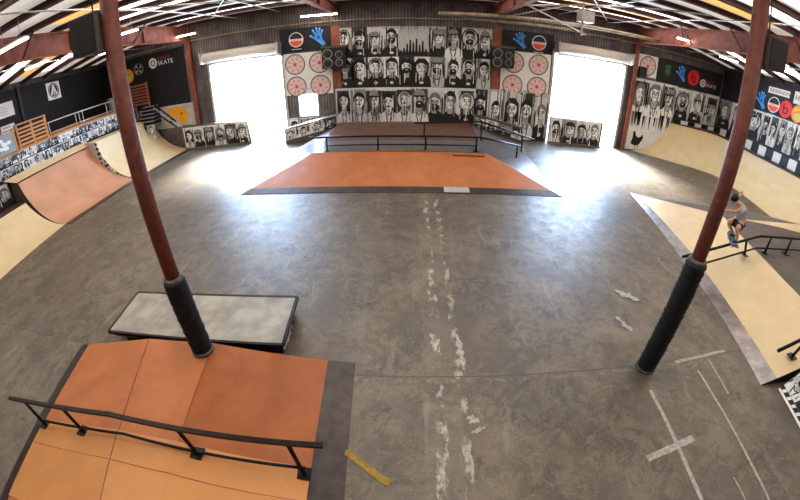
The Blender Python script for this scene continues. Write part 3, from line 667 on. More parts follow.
# left mezzanine with painted fascia in two tiers
t = thing('mezzanine', (-17.2, 9, 0), 'raised left platform behind the quarter pipes', 'platform')
m = MB(); m.box(XL+.02, -16.06, .2, YB-.1, 0, 2.92); m.build('platform_block', M['black'], t)
m = MB(); m.box(XL+.02, -15.95, .2, YB-.1, 2.92, 3.0); m.build('platform_floor', M['wood'], t)
mural('mural_panel', (-15.99, 8.55, 2.1), (0,1,0), UZ, (1,0,0), 9.9, .42, 16, 1, 'lower strip of small painted faces above the orange and tan quarter pipes', 72, base=.7)
mural('mural_panel', (-16.0, 4.6, 2.56), (0,1,0), UZ, (1,0,0), 13.85, .35, 20, 1, 'upper strip of small painted faces below the left platform floor', 73, base=.7)
# wooden fence panels on the mezzanine
def slat_fence(y0, y1, z0, z1, label, poster=False):
    t = thing('wooden_fence', (-16.02, (y0+y1)/2, z0), label, 'fence')
    for y in (y0, (y0+y1)/2, y1):
        m = MB(); m.box(-16.08, -15.98, y-.05, y+.05, z0, z1); m.build('post', M['wood'], t)
    m = MB(); m.box(-16.1, -15.96, y0-.06, y1+.06, z1, z1+.06); m.build('top_rail', M['wood'], t)
    for k in range(5):
        z = z0+.1+(z1-z0-.15)*k/5
        m = MB(); m.box(-15.985, -15.96, y0 if not poster else y0, y1, z, z+.09); m.build('slat', M['wood'], t)
    return t
slat_fence(10.05, 11.7, 3.0, 3.98, 'orange slatted wooden fence at the right end of the left platform fence')
slat_fence(8.25, 9.85, 3.0, 3.9, 'orange wooden fence with a grey poster at the left picture edge')
m = MB(); m.box(-15.955, -15.94, 8.75, 9.75, 3.02, 3.86, (.25, .29, .32))
c = Canvas(m, (-15.94, 8.75, 3.02), (0,1,0), UZ, (1,0,0))
for k in range(9): c.ell(.25+.5*rnd.random(), .2+.4*rnd.random(), .12, .08, (.75,)*3, 2+k*.2, 7)
tag(m.build('poster', M['print']), 'grey poster with a white splash design on the left wooden fence', 'poster')
t = thing('metal_railing', (-16.0, 14.6, 3.0), 'pale metal railing along the left platform edge', 'railing')
m = MB(); m.tube([(-16.0, 11.8, 3.62), (-16.0, 17.4, 3.66)], .03, 8); m.build('top_rail', M['alum'], t, True)
m = MB(); m.tube([(-16.0, 11.8, 3.12), (-16.0, 17.4, 3.14)], .022, 8); m.build('lower_rail', M['alum'], t, True)
for y in (11.85, 13.6, 13.85, 14.1, 15.9, 17.35):
    m = MB(); m.tube([(-16.0, y, 3.0), (-16.0, y, 3.64)], .022, 8); m.build('post', M['alum'], t, True)
m = MB(); m.tube([(-16.5,16.9,3.0),(-16.5,16.9,3.75)], [.2,.23], 14); m.tube([(-16.5,16.9,3.75),(-16.5,16.9,3.8)], .25, 14)
tag(m.build('waste_bin', M['bin'], smooth=False), 'grey metal bin at the far end of the left platform railing', 'bin')
# black wall sheets
m = MB(); m.box(XL+.005, XL+.03, .5, YB-.02, 3.02, 5.72); tag(m.build('black_wall_sheet', M['black']), 'large black panel covering the left side wall above the platform', 'wall panel')
m = MB(); m.box(-18.5, -12.15, YB-.03, YB-.004, 2.62, 5.78); tag(m.build('black_wall_sheet', M['black']), 'large black panel on the back wall left of the red column', 'wall panel')
m = MB(); m.box(-16.0, -12.0, YB-.03, YB-.004, 1.3, 2.6); tag(m.build('pale_wall_sheet', M['dirtywhite']), 'dirty white panel under the black panel left of the red column', 'wall panel')
m = MB(); m.box(-12.0, -11.88, YB-.05, YB-.004, 0, 5.9); tag(m.build('wall_post', M['collar']), 'grey wall post left of the left red column', 'post')
m = MB(); c = Canvas(m, (-13.9, YB-.045, 1.35), UX, UZ, NY)
c.poly([(.05,.95),(.2,1.15),(.55,1.05),(.95,1.1),(1.3,.95),(1.45,.6),(1.35,.3),(1.1,.2),(.95,.02),(.8,.15),(.75,.45),(.4,.6),(.15,.7)], (.85, .38, .02), 2); c.ell(1.0, .7, .07, .07, (.3,.05,.02), 3, 8)
c.ell(.2, .35, .12, .17, K, 2, 10)
tag(m.build('orange_splat_sign', M['print']), 'orange map-shaped cutout on the pale wall left of the left doorway', 'sign')
m = MB(); c = Canvas(m, (-14.75, YB-.04, 5.05), UX, UZ, NY); L_skate(c, .4, .15, .30)
tag(m.build('skate_lettering', M['print']), 'white round emblem with SKATE lettering on the black back wall at left', 'sign')
# left wall signs
xl = XL+.035
m = MB(); c = Canvas(m, (xl, 14.1, 4.62), (0,1,0), UZ, (1,0,0)); m.box(xl-.01, xl, 14.1, 15.05, 4.62, 5.55, g(.8))
c.ring(.475, .48, .38, .40, .05, g(.02), 2, 24); c.ell(.475, .48, .30, .32, g(.02), 2, 24)
c.stroke([(.3, .25), (.48, .75), (.66, .25)], .11, g(.85), 3); c.stroke([(.48,.5),(.48,.2)], .07, g(.85), 4)
tag(m.build('square_sign', M['print']), 'white square sign with black circular emblem on the left black wall', 'sign')
text_board((xl+.01, 10.6, 4.5), (0,1,0), 1.2, .7, (1,0,0), '', .4, 'pale framed sign high at the left picture edge', col=(.6,.6,.6), tc=(.35,.35,.38))
text_board((xl+.01, 10.7, 3.75), (0,1,0), .95, .42, (1,0,0), 'OPEN', .0001, 'small pale sign low at the left picture edge', col=(.6,.64,.66)) if False else None
m = MB(); m.box(xl, xl+.02, 10.75, 11.6, 3.72, 4.15, (.55,.6,.62)); c = Canvas(m, (xl+.02, 10.75, 3.72), (0,1,0), UZ, (1,0,0)); c.rect(.1,.1,.75,.2,(.3,.3,.32),2); c.rect(.1,.27,.6,.34,(.3,.3,.32),2)
tag(m.build('small_sign', M['print']), 'small pale sign low on the wall at the left picture edge', 'sign')
m = MB(); m.box(xl-.0, xl+.09, 12.15, 12.32, 3.02, 5.75); tag(m.build('wall_post', M['speakerblack']), 'black upright post on the left wall between the signs', 'post')
m = MB(); c = Canvas(m, (-16.8, YB-.04, 4.35), UX, UZ, NY); L_orange(c, .45, .45, .43); tag(m.build('round_sign', M['print']), 'round orange sign on the black wall just left of the padded column', 'sign')
# wall fan
t = thing('wall_fan', (-15.2, YB-.3, 4.9), 'dark round wall fan right of the left padded column', 'fan')
m = MB(); c = Canvas(m, (-15.3, YB-.3, 5.05), UX, UZ, NY)
for k in range(3): m.tube([(-15.3+.32*math.cos(R(a)), YB-.3+.05*k, 5.05+.32*math.sin(R(a))) for a in range(0, 361, 20)], .012, 5, caps=False)
m.build('cage', M['ring'], t)
m = MB()
for k in range(4):
    a = R(90*k+20); b = a+.6; m.poly([(-15.3, YB-.25, 5.05), (-15.3+.28*math.cos(a), YB-.27, 5.05+.28*math.sin(a)), (-15.3+.28*math.cos(b), YB-.23, 5.05+.28*math.sin(b))])
m.build('blades', M['rod'], t)
m = MB(); m.tube([(-15.3, YB-.25, 5.05), (-15.3, YB-.03, 5.05)], .06, 10); m.build('motor', M['blacksteel'], t, True)
# stairs and slatted gate in the back left corner
t = thing('slatted_gate', (-15.2, 18.0, 2.95), 'red brown slatted wooden gate at the top of the back left stairs', 'gate')
for x in (-15.85, -14.6):
    m = MB(); m.box(x-.05, x+.05, 17.96, 18.04, 2.85, 4.25); m.build('post', M['redwood'], t)
for k in range(7):
    m = MB(); z = 3.0+k*.18; m.box(-15.8, -14.65, 17.93, 17.96, z, z+.10); m.build('slat', M['redwood'], t)
t = thing('staircase', (-14.6, 17.95, 1.2), 'dark steps with pale edges going down beside the back left quarter pipe', 'stairs')
for k in range(5):
    z = 2.0+k*.2; y = 17.7+.12*k
    m = MB(); m.box(-15.4, -14.35, y, YB-.12, z-.2, z-.035); m.build('riser', M['black'], t)
    m = MB(); m.box(-15.4, -14.35, y-.02, YB-.12, z-.03, z); m.build('tread', M['alum'], t)
for k in range(3):
    dz = -.24*k
    m = MB(); m.bar((-14.3, 17.9, 2.95+dz), (-12.9, 17.9, 1.75+dz*.7), .06, .06, col=None); m.build('handrail', M['speakerblack' if k != 1 else 'alum'], t)
mural('mural_panel', (-15.3, 17.66, 1.0), UX, (0,0,1), NY, 1.0, .78, 2, 1, 'small face panel under the back left steps', 75, base=.7)

# ------------------------------------------------------------------ low painted barriers in the doorways
def barrier(x0, x1, y, h0, h1, cols, label, seed, slope=False):
    t = thing('painted_barrier', ((x0+x1)/2, y, 0), label, 'barrier')
    m = MB(); m.hexa([(x0,y,0),(x1,y,0),(x1,y+.16,0),(x0,y+.16,0)], [(x0,y,h0),(x1-(.12 if slope else 0),y,h1),(x1-(.12 if slope else 0),y+.16,h1),(x0,y+.16,h0)]); m.build('barrier_body', M['collar'], t)
    u = Vector((1, 0, (h1-h0)/(x1-x0)*.0)); mural('face_painting', (x0+.01, y-.012, .03), u, UZ, NY, (x1-x0)-.14, min(h0, h1)-.04, cols, 1, '', seed, backing=.01, base=.78, parent=t)
    m = MB(); m.hexa([(x0,y-.1,0),(x1,y-.1,0),(x1,y-.013,0),(x0,y-.013,0)], [(x0,y-.1,.02),(x1,y-.1,.02),(x1,y-.013,.12),(x0,y-.013,.12)]); m.build('foot_strip', M['collar'], t)
barrier(-12.75, -8.5, 18.2, 1.38, 1.26, 6, 'low barrier painted with faces standing in front of the left doorway', 81, True)
barrier(7.2, 10.35, 18.35, 1.42, 1.38, 4, 'low barrier painted with four faces standing in the right doorway', 82)

# ------------------------------------------------------------------ central funbox
t = thing('funbox', (0, 14, 0), 'wide orange bank ramp with brown platform in front of the back wall', 'ramp')
A, B, C_, D = Vector((-5.73,10.72,0)), Vector((5.01,10.69,0)), Vector((2.88,13.36,.6)), Vector((-3.78,13.46,.6))
f = .13
A1, B1 = A.lerp(D, f), B.lerp(C_, f)
A0 = A+Vector((0,0,.012)); B0 = B+Vector((0,0,.012))
m = MB(); e = Vector((0,0,.004)); m.poly([A0, B0, B1+e, A1+e]); m.poly([A, B, B0, A0]); m.build('steel_threshold', M['thresh'], t)
m = MB(); m.poly([A1, B1, C_, D]); m.build('front_bank', M['orange'], t)
for q in (.30, .618):
    m = MB(); m.bar(A1.lerp(B1, q)+Vector((0,0,.002)), D.lerp(C_, q)+Vector((0,0,.002)), .014, .006); m.build('sheet_joint', M['orange2'], t)
m = MB(); m.poly([A1.lerp(B1, .64)+Vector((0,0,.01))-Vector((0,.35,.05)), A1.lerp(B1, .72)+Vector((0,0,.01))-Vector((0,.35,.05)), A1.lerp(B1, .72)+Vector((0,0,.008)), A1.lerp(B1, .64)+Vector((0,0,.008))]); m.build('shiny_patch', M['alum'], t)
m = MB(); m.slab([(-3.78,13.46,.6),(2.88,13.36,.6),(2.92,15.25,.62),(-3.78,15.25,.62)], .05); m.build('flat_top', M['greytop'], t)
m = MB(); m.slab([(-3.78,15.25,.62),(2.92,15.25,.62),(3.0,18.56,.80),(-3.65,18.56,.80)], .05); m.build('rear_platform', M['brownply'], t)
m = MB(); m.box(-1.9, 1.8, 13.46, 13.58, .605, .625); m.box(1.55, 2.75, 13.1, 13.22, .565, .60); m.build('lip_strip', M['orange2'], t)
m = MB(); m.poly([A, D, (-3.78,15.25,.62), (-5.6,15.6,0)]); m.poly([(-5.6,15.6,0),(-3.78,15.25,.62),(-3.65,18.0,.76),(-5.2,17.2,0)]); m.build('left_bank', M['greytop'], t)
m = MB(); m.poly([B, (5.2,15.4,0), (2.92,15.25,.62), C_]); m.poly([(5.2,15.4,0),(5.6,17.4,0),(3.0,18.3,.78),(2.92,15.25,.62)]); m.build('right_bank', M['greytop'], t)
# hubba ledges either side of the platform
def ledge(p0, p1, h0, h1, w, label, seed, flip):
    t = thing('painted_ledge', tuple((Vector(p0)+Vector(p1))/2), label, 'ledge')
    p0, p1 = Vector(p0), Vector(p1); d = (p1-p0); d.z = 0; L = d.length; d.normalize(); nn = Vector((d.y, -d.x, 0))
    if nn.y > 0: nn = -nn
    q = lambda p, z: [p+Vector((0,0,z)), p-nn*w+Vector((0,0,z))]
    a, b = q(p0, 0), q(p1, 0); a2, b2 = q(p0, h0), q(p1, h1); a = [Vector((v.x, v.y, 0)) for v in a]; b = [Vector((v.x, v.y, 0)) for v in b]
    m = MB(); m.hexa([a[0], b[0], b[1], a[1]], [a2[0], b2[0], b2[1], a2[1]]); m.build('ledge_body', M['collar'], t)
    m = MB(); z = Vector((0,0,.04)); m.hexa([v+nn*0 for v in (a2[0]+nn*.03, b2[0]+nn*.03, b2[1], a2[1])], [v+z for v in (a2[0]+nn*.03, b2[0]+nn*.03, b2[1], a2[1])]); m.build('top_cap', M['alum' if flip else 'deckgrey'], t)
    ht = min(p0.z+h0, p0.z+h0)-.06
    u = Vector((d.x, d.y, ((p1.z+h1)-(p0.z+h0))/L))
    mural('face_painting', p0+nn*.012+Vector((0,0,h0-.58)), u, UZ, nn, L, .56, 4, 1, '', seed, backing=.01, base=.1, parent=t)
ledge((-6.35,17.62,0), (-3.75,18.15,0), .74, 1.25, .22, 'slanted ledge painted with four faces left of the brown platform', 91, True)
ledge((5.55,17.7,0), (3.1,18.2,0), .78, 1.28, .28, 'slanted ledge painted with faces right of the brown platform', 92, False)

# rails
def rail(name, top, low, posts, label, r=.03, plates=None, plate_s=.09, flat=False):
    t = thing(name, tuple(Vector(posts[0][0])), label, 'grind rail')
    m = MB()
    if flat:
        for a, b in zip(top, top[1:]): m.bar(a, b, .056, .04)
    else: m.tube(top, r, 10)
    m.build('top_rail', M['blacksteel'], t, not flat)
    if low: m = MB(); m.tube(low, r*.7, 8); m.build('lower_rail', M['blacksteel'], t, True)
    for a, b in posts:
        m = MB(); m.tube([a, b], r*.85, 8); m.build('post', M['blacksteel'], t, True)
        m = MB(); a = Vector(a); s = plate_s; m.box(a.x-s, a.x+s, a.y-s, a.y+s, a.z, a.z+.014); m.build('base_plate', M['blacksteel'], t)
    return t
rail('grind_rail', [(-3.9,13.62,1.165),(2.69,13.62,1.165),(4.5,14.4,.70)], [(-3.25,13.62,.83),(2.5,13.62,.83)],
     [((-3.25,13.62,.61),(-3.25,13.62,1.16)), ((-1.26,13.62,.61),(-1.26,13.62,1.16)), ((.55,13.62,.61),(.55,13.62,1.16)), ((2.5,13.62,.61),(2.5,13.62,1.16)), ((4.35,14.35,.16),(4.35,14.35,.73))],
     'long flat black rail on the front edge of the central orange ramp', .04)
rail('grind_rail', [(.14,15.6,1.28),(3.0,15.6,1.42),(5.6,15.9,.68)], None,
     [((.56,15.6,.65),(.56,15.6,1.30)), ((3.04,15.6,.60),(3.04,15.6,1.41)), ((5.0,15.83,.05),(5.0,15.83,.85))],
     'shorter black rail sloping down at the right of the brown platform', .04)

# ------------------------------------------------------------------ foreground funbox (slightly turned)
Ao = Vector((-6.31,3.43,0)); ux = Vector((.9984,.0565,0)); uy = Vector((-.0565,.9984,0))
S0 = [0, .24, 1.97, 3.25, 5.08, 5.5]; S1 = [.41, .66, 2.75, 3.5, 5.06, 5.48]; Z = [0, .05, .37, .37, .06, 0]
def fp(i, tt, dz=0):
    k = tt/3.3; s = S0[i]*(1-k)+S1[i]*k; return Ao+ux*s-uy*tt+Vector((0,0,Z[i]+dz))
def fs(s, tt):     # surface height at local s,t
    k = tt/3.3; ss = [a*(1-k)+b*k for a, b in zip(S0, S1)]
    for i in range(5):
        if ss[i] <= s <= ss[i+1]: return Z[i]+(Z[i+1]-Z[i])*(s-ss[i])/(ss[i+1]-ss[i])
    return 0
t = thing('funbox', tuple(Ao+ux*2.7-uy*1.8), 'orange box ramp with lighter near half and black rail in the left foreground', 'ramp')
TE = 4.6
def strip(i, j, t0, t1, dz=0): return [fp(i,t1,dz), fp(j,t1,dz), fp(j,t0,dz), fp(i,t0,dz)]
for i, mt in ((1, 'orange'), (2, 'orange'), (3, 'orange2')):
    m = MB(); m.slab([tuple(p) for p in strip(i, i+1, 0, 1.8)], .03); m.build('far_sheet', M[mt], t)
    m = MB(); m.slab([tuple(p) for p in strip(i, i+1, 1.8, 3.2, .022)], .05); m.build('near_sheet', M['lightorange'], t)
    m = MB(); m.slab([tuple(p) for p in strip(i, i+1, 3.2, TE)], .03); m.build('rear_sheet', M['orange'], t)
for i in (0, 4):
    m = MB(); m.poly([tuple(p) for p in strip(i, i+1, 0, TE, .004)]); m.build('steel_threshold', M['thresh'], t)
for tt in (0.005, TE-.01):
    m = MB(); m.poly([fp(0,tt)]+[fp(i,tt,-.005) for i in (1,2,3,4)]+[fp(5,tt)]); m.build('side_panel', M['redwood'], t)
for i in (2, 3):
    m = MB(); m.bar(fp(i,0,.004), fp(i,1.79,.004), .012, .006); m.build('sheet_joint', M['redwood'], t)
m = MB()
m.bar(fp(1,2.25,.026), fp(2,2.25,.026), .008, .005); m.bar(fp(2,2.25,.026), fp(3,2.25,.026), .008, .005); m.bar(fp(3,2.25,.026), fp(4,2.25,.026), .008, .005)
m.bar(fp(2,1.8,.026), fp(2,3.2,.026), .008, .005)
m.build('sheet_joint', M['redwood'], t)
def rp(s, z, tt=1.9): return Ao+ux*s-uy*tt+Vector((0,0,z))
posts = []
for s, zt in ((.60, .655), (1.67, .80), (3.69, .895), (5.0, .84)):
    b = rp(s, fs(s, 1.9)+.024); posts.append((tuple(b), tuple(rp(s-.03, zt))))
rail('grind_rail', [tuple(rp(.06,.60)), tuple(rp(2.65,.93)), tuple(rp(5.35,.83))], [tuple(rp(.55,.20)), tuple(rp(2.62,.50)), tuple(rp(5.05,.26))], posts,
     'black flat-topped rail bolted along the orange box ramp in the left foreground', .03, flat=True, plate_s=.085)
# grey manual pad
t = thing('manual_pad', (-3.75, 4.3, 0), 'low grey-topped box with black edges behind the left foreground ramp', 'ledge')
q = [(-5.52,3.66),(-1.95,3.79),(-2.03,5.0),(-5.62,4.87)]
m = MB(); m.slab([(x, y, .285) for x, y in q], .03); m.build('top_sheet', M['greypad'], t)
m = MB()
for (a, b) in ((0,1),(1,2),(2,3),(3,0)): m.bar((*q[a], .262), (*q[b], .262), .05, .055)
m.build('steel_edge', M['blacksteel'], t)
m = MB(); ins = [(-5.2,3.74),(-2.02,3.86),(-2.1,4.92),(-5.5,4.8)]; m.hexa([(x,y,.0) for x,y in ins], [(x,y,.235) for x,y in ins]); m.build('box_body', M['black'], t)
mural('face_painting', (-2.01,3.9,.03), (-.07,.9975,0), UZ, (1,.07,0), 1.0, .19, 5, 1, '', 95, backing=.004, base=.8, parent=t)
m = MB(); m.bar((-5.42,3.72,.17), (-4.9,3.74,.17), .05, .05); m.build('yellow_block', M['yellow'], t)

# ------------------------------------------------------------------ right kicker
t = thing('kicker_ramp', (8.5, 6, 0), 'large tan bank ramp with grey steel foot at the right', 'ramp')
L0, L1 = Vector((8.18,11.47,0)), Vector((6.26,2.6,0)); zt = .8
T = [Vector((9.54,8.02,zt)), Vector((9.05,6.5,zt)), Vector((8.66,4.63,zt)), Vector((8.40,2.38,zt))]
LL = [L0, L0.lerp(L1, .48), L0.lerp(L1, .77), L1]
f = .17
m = MB()
for i in range(3):
    a, b, c_, d = LL[i], LL[i+1], T[i+1], T[i]; a1, b1 = a.lerp(d, .10 if i == 0 else f), b.lerp(c_, f); m.poly([a1, d, c_, b1])
m.build('bank_sheet', M['tan'], t)
m = MB()
for i in range(3):
    a, b, c_, d = LL[i], LL[i+1], T[i+1], T[i]; a1, b1 = a.lerp(d, .10 if i == 0 else f), b.lerp(c_, f); m.poly([a+Vector((0,0,.008)), a1+Vector((0,0,.004)), b1+Vector((0,0,.004)), b+Vector((0,0,.008))])
m.build('steel_threshold', M['shinysteel'], t)
m = MB(); m.poly([T[0], (14.0,7.85,zt), (14.0,2.1,zt), T[3], T[2], T[1]][::-1]); m.build('deck_top', M['deckgrey'], t)
m = MB(); m.poly([L0, (14.0,10.6,0), (14.0,7.85,zt), T[0]]); m.build('rear_bank', M['deckgrey'], t)
m = MB(); m.add([L1, T[3], (8.40,2.38,0), (14.0,2.1,zt), (14.0,2.1,0)], [[0,2,1],[1,2,4,3]]); m.build('side_panel', M['black'], t)
m = MB(); m.poly([(10.5,7.80,.806),(12.1,7.45,.806),(13.95,6.85,.806),(13.95,7.84,.806),(10.5,7.88,.806)]); m.build('pale_strip', M['tan'], t)
rail('grind_rail', [(6.15,5.85,.67),(8.69,5.85,1.28),(12.5,5.72,1.28)], [(6.5,5.85,.38),(8.75,5.85,.94),(12.5,5.72,.94)],
     [((6.6,5.85,0.02),(6.6,5.85,.77)), ((8.45,5.9,.70),(8.2,5.86,1.16)), ((9.2,5.83,.80),(9.2,5.83,1.28)), ((10.2,5.8,.80),(10.2,5.8,1.28)), ((11.4,5.76,.80),(11.4,5.76,1.28))],
     'dark brown rail the skater is sliding on the tan bank ramp at right', .035)
rail('grind_rail', [(6.40,2.78,.66),(8.7,2.78,1.24),(12.3,2.7,1.26)], None, [((7.2,2.8,.36),(7.35,2.78,.90)), ((8.9,2.78,.80),(8.9,2.78,1.24))],
     'short dark rail end at the right picture edge near the front of the tan bank', .035)
t = thing('painted_box', (7.5, 1.2, 0), 'low box with black and white painted side at the lower right picture edge', 'box')
m = MB(); m.hexa([(6.14,-.6,0),(8.8,-.6,0),(8.8,2.3,0),(6.66,2.42,0)], [(6.56,-.6,.5),(8.8,-.6,.5),(8.8,2.3,.5),(7.08,2.36,.5)]); m.build('box_body', M['deckgrey'], t)
fu = Vector((-.172,-.985,0)); fv = Vector((.42,-.04,.5)).normalized(); fn = fv.cross(fu).normalized()
if fn.x > 0: fn = -fn
f0 = Vector((6.655,2.41,.004))+fn*.012
mural('face_painting', f0+fv*.13, fu, fv, fn, 2.9, .50, 6, 1, '', 96, backing=.008, base=.5, parent=t)
m = MB(); c = Canvas(m, f0, fu, fv, fn); c.rect(0, 0, 2.9, .045, g(.82), 1); c.rect(0, .045, 2.9, .13, g(.02), 1)
for k in range(16): c.poly([(.06+k*.18, .05), (.13+k*.18, .05), (.17+k*.18, .12), (.10+k*.18, .125)], g(.8), 2)
m.build('striped_base', M['print'], t)

# ------------------------------------------------------------------ floor markings
def mark(p, q, w, mat, label, name='floor_tape', z=[.004]):
    z[0] += .0008; m = MB(); p, q = Vector((*p, z[0])), Vector((*q, z[0])); d = (q-p).normalized(); x = Vector((-d.y, d.x, 0)); n = 9; rn = random.Random(int(p.x*100+q.y*10))
    L_, R_ = [], []
    for k in range(n+1):
        c = p.lerp(q, k/n); 
        lo, hi = (.38, .58) if name == 'floor_tape' else (.10, .95)
        e = 1 if name == 'floor_tape' else (.15+.85*math.sin(math.pi*(k+.3)/(n+.6)))
        L_.append(c+x*w*e*rn.uniform(lo, hi)); R_.append(c-x*w*e*rn.uniform(lo, hi))
    for k in range(n): m.poly([R_[k], R_[k+1], L_[k+1], L_[k]])
    tag(m.build(name, mat), label, 'floor marking')
mark((3.78,2.97),(3.75,.9), .07, M['tape'], 'pale strip of tape running from the right padded column toward the viewer')
mark((3.18,1.83),(4.1,1.98), .11, M['tape'], 'short wide pale tape crossing the long strip near the bottom of the picture')
mark((5.0,3.2),(4.9,.55), .05, M['tape'], 'long thin pale tape strip at lower right')
mark((4.62,3.46),(6.0,3.55), .07, M['tape'], 'pale tape strip running from the padded column to the kicker ramp')
mark((5.42,3.4),(5.33,2.6), .04, M['tape'], 'short thin pale strip beside the kicker foot')
mark((4.46,1.2),(4.48,.7), .03, M['tape'], 'tiny pale strip at the bottom edge between the two long ones')
mark((-.78,2.22),(-.2,1.8), .09, M['yellow'], 'faded yellow paint stripe beside the orange box ramp')
mark((.78,4.45),(.83,3.62), .09, M['tape'], 'pale filler streak in the middle of the floor', 'floor_patch')
mark((.80,2.78),(.95,2.68), .10, M['tape'], 'small white smear in front of the floor joint', 'floor_patch')
mark((.82,2.52),(1.02,2.60), .05, M['tape'], 'second small white smear nearer the viewer', 'floor_patch')
mark((3.95,4.75),(4.1,4.3), .14, M['tape'], 'pale worn patch left of the right padded column', 'floor_patch')
mark((4.35,5.6),(4.75,5.2), .2, M['tape'], 'large pale worn patch behind the right padded column', 'floor_patch')

# ------------------------------------------------------------------ skater
def bake_skin(name, verts, edges, radii, mat, parent, root=0, sub=2):
    me = bpy.data.meshes.new(name); me.from_pydata([tuple(Vector(v)-Vector(parent['_w'])) for v in verts], edges, [])
    ob = bpy.data.objects.new(name, me); COL.objects.link(ob)
    ob.modifiers.new('skin', 'SKIN'); 
    if not me.skin_vertices: me.attributes  # layer is made with the modifier below
    bpy.context.view_layer.objects.active = ob
    if not me.skin_vertices: bpy.ops.mesh.customdata_skin_add()
    sk = me.skin_vertices[0].data
    for i, r in enumerate(radii):
        sk[i].radius = (r, r) if not isinstance(r, tuple) else r; sk[i].use_root = (i == root)
    s = ob.modifiers.new('sub', 'SUBSURF'); s.levels = sub; s.render_levels = sub
    dg = bpy.context.evaluated_depsgraph_get(); dg.update(); me2 = bpy.data.meshes.new_from_object(ob.evaluated_get(dg))
    bpy.data.objects.remove(ob); me2.name = name; me2.materials.clear(); me2.materials.append(mat)
    for p in me2.polygons: p.use_smooth = True
    o2 = bpy.data.objects.new(name, me2); COL.objects.link(o2); o2.parent = parent; o2['_w'] = parent['_w']; return o2
t = thing('person', (7.7, 5.85, 1.14), 'young skater crouching on a skateboard on the rail, grey shirt, black shorts and dark helmet', 'person')
pel, sp, ch, nk, hd = (7.64,5.85,1.64), (7.62,5.85,1.80), (7.46,5.85,1.98), (7.28,5.83,2.08), (7.15,5.80,2.13)
V = [pel, sp, ch, nk, hd]; E_ = [(0,1),(1,2),(2,3),(3,4)]; Rr = [.12, .105, .13, .05, .055]
def limb(start, pts, rs):
    p = start
    for q, r in zip(pts, rs): V.append(q); Rr.append(r); E_.append((p, len(V)-1)); p = len(V)-1
    return p
# legs: hip, knee, calf, ankle, toe
limb(0, [(7.60,5.75,1.58),(7.42,5.68,1.52),(7.52,5.69,1.37),(7.62,5.70,1.20),(7.53,5.70,1.15)], [.088,.062,.052,.036,.03])
limb(0, [(7.60,5.96,1.58),(7.42,6.02,1.54),(7.56,6.01,1.40),(7.79,5.99,1.225),(7.70,6.01,1.17)], [.088,.062,.052,.036,.03])
# arms: shoulder, elbow, wrist, palm
wl = limb(2, [(7.36,5.68,2.04),(7.17,5.70,1.93),(6.96,5.76,1.90),(6.90,5.78,1.895)], [.05,.036,.026,.03])
wr = limb(2, [(7.44,6.04,2.06),(7.62,6.17,1.98),(7.74,6.20,2.12),(7.76,6.20,2.17)], [.05,.036,.026,.03])
for k, (dy, L_) in enumerate(((-.03,.055),(-.011,.065),(.009,.062),(.028,.05))):
    limb(wl, [(6.87,5.78+dy,1.895),(6.87-L_*.6,5.785+dy*1.4,1.888),(6.87-L_,5.79+dy*1.6,1.87)], [.0095,.0085,.007])
    limb(wr, [(7.77+dy*.3,6.20+dy,2.195),(7.775,6.20+dy*1.4,2.195+L_*.6),(7.77,6.20+dy*1.6,2.195+L_)], [.0095,.0085,.007])
limb(wl, [(6.91,5.81,1.92),(6.88,5.83,1.935)], [.011,.009]); limb(wr, [(7.79,6.175,2.17),(7.815,6.165,2.19)], [.011,.009])
bake_skin('body', V, E_, Rr, M['skin'], t)
# head with face
def ellipsoid(mb, c, r, rot=None, n=18, m_=12, zmin=-1, squash=None):
    vs, fs = [], []; c = Vector(c); rot = rot or Matrix.Identity(3)
    for i in range(m_+1):
        ph = -math.pi/2+math.pi*i/m_; zz = max(math.sin(ph), zmin)
        for k in range(n):
            th = 2*math.pi*k/n; v = Vector((r[0]*math.cos(ph)*math.cos(th), r[1]*math.cos(ph)*math.sin(th), r[2]*zz))
            if squash: v = squash(v)
            vs.append(c+rot@v)
    for i in range(m_):
        for k in range(n): fs.append([i*n+k, i*n+(k+1)%n, (i+1)*n+(k+1)%n, (i+1)*n+k])
    mb.add(vs, fs)
hc = Vector((7.09,5.80,2.17)); rot = (Matrix.Rotation(R(25), 3, 'Z') @ Matrix.Rotation(R(-28), 3, 'Y'))   # local -x looks down the ramp
L3 = lambda x, y, z: hc+rot@Vector((x, y, z))
m = MB(); ellipsoid(m, hc, (.098,.078,.118), rot, squash=lambda v: Vector((v.x*(1 if v.z > -.03 else .86), v.y*(1 if v.z > -.03 else .8), v.z))); hb = m.build('head', M['skin'], t, True)
m = MB(); m.add([L3(-.095,-.012,.0), L3(-.095,.012,.0), L3(-.122,0,-.03), L3(-.092,0,.03), L3(-.09,.0,-.04)], [[0,2,3],[1,3,2],[0,4,2],[1,2,4]]); m.build('nose', M['skin'], hb)
for s in (-1, 1):
    m = MB(); ellipsoid(m, L3(-.085,.032*s,.012), (.012,.014,.008), rot, 8, 6); m.build('eye', M['helmet'], hb, True)
    m = MB(); ellipsoid(m, L3(.0,.078*s,-.005), (.018,.01,.03), rot, 8, 6); m.build('ear', M['skin'], hb, True)
m = MB(); ellipsoid(m, L3(-.082,0,-.062), (.01,.026,.006), rot, 8, 6); m.build('mouth', M['rust2'], hb, True)
m = MB(); ellipsoid(m, L3(.012,0,.03), (.118,.10,.115), rot, 20, 12, -.12); m.build('helmet', M['helmet'], t, True)
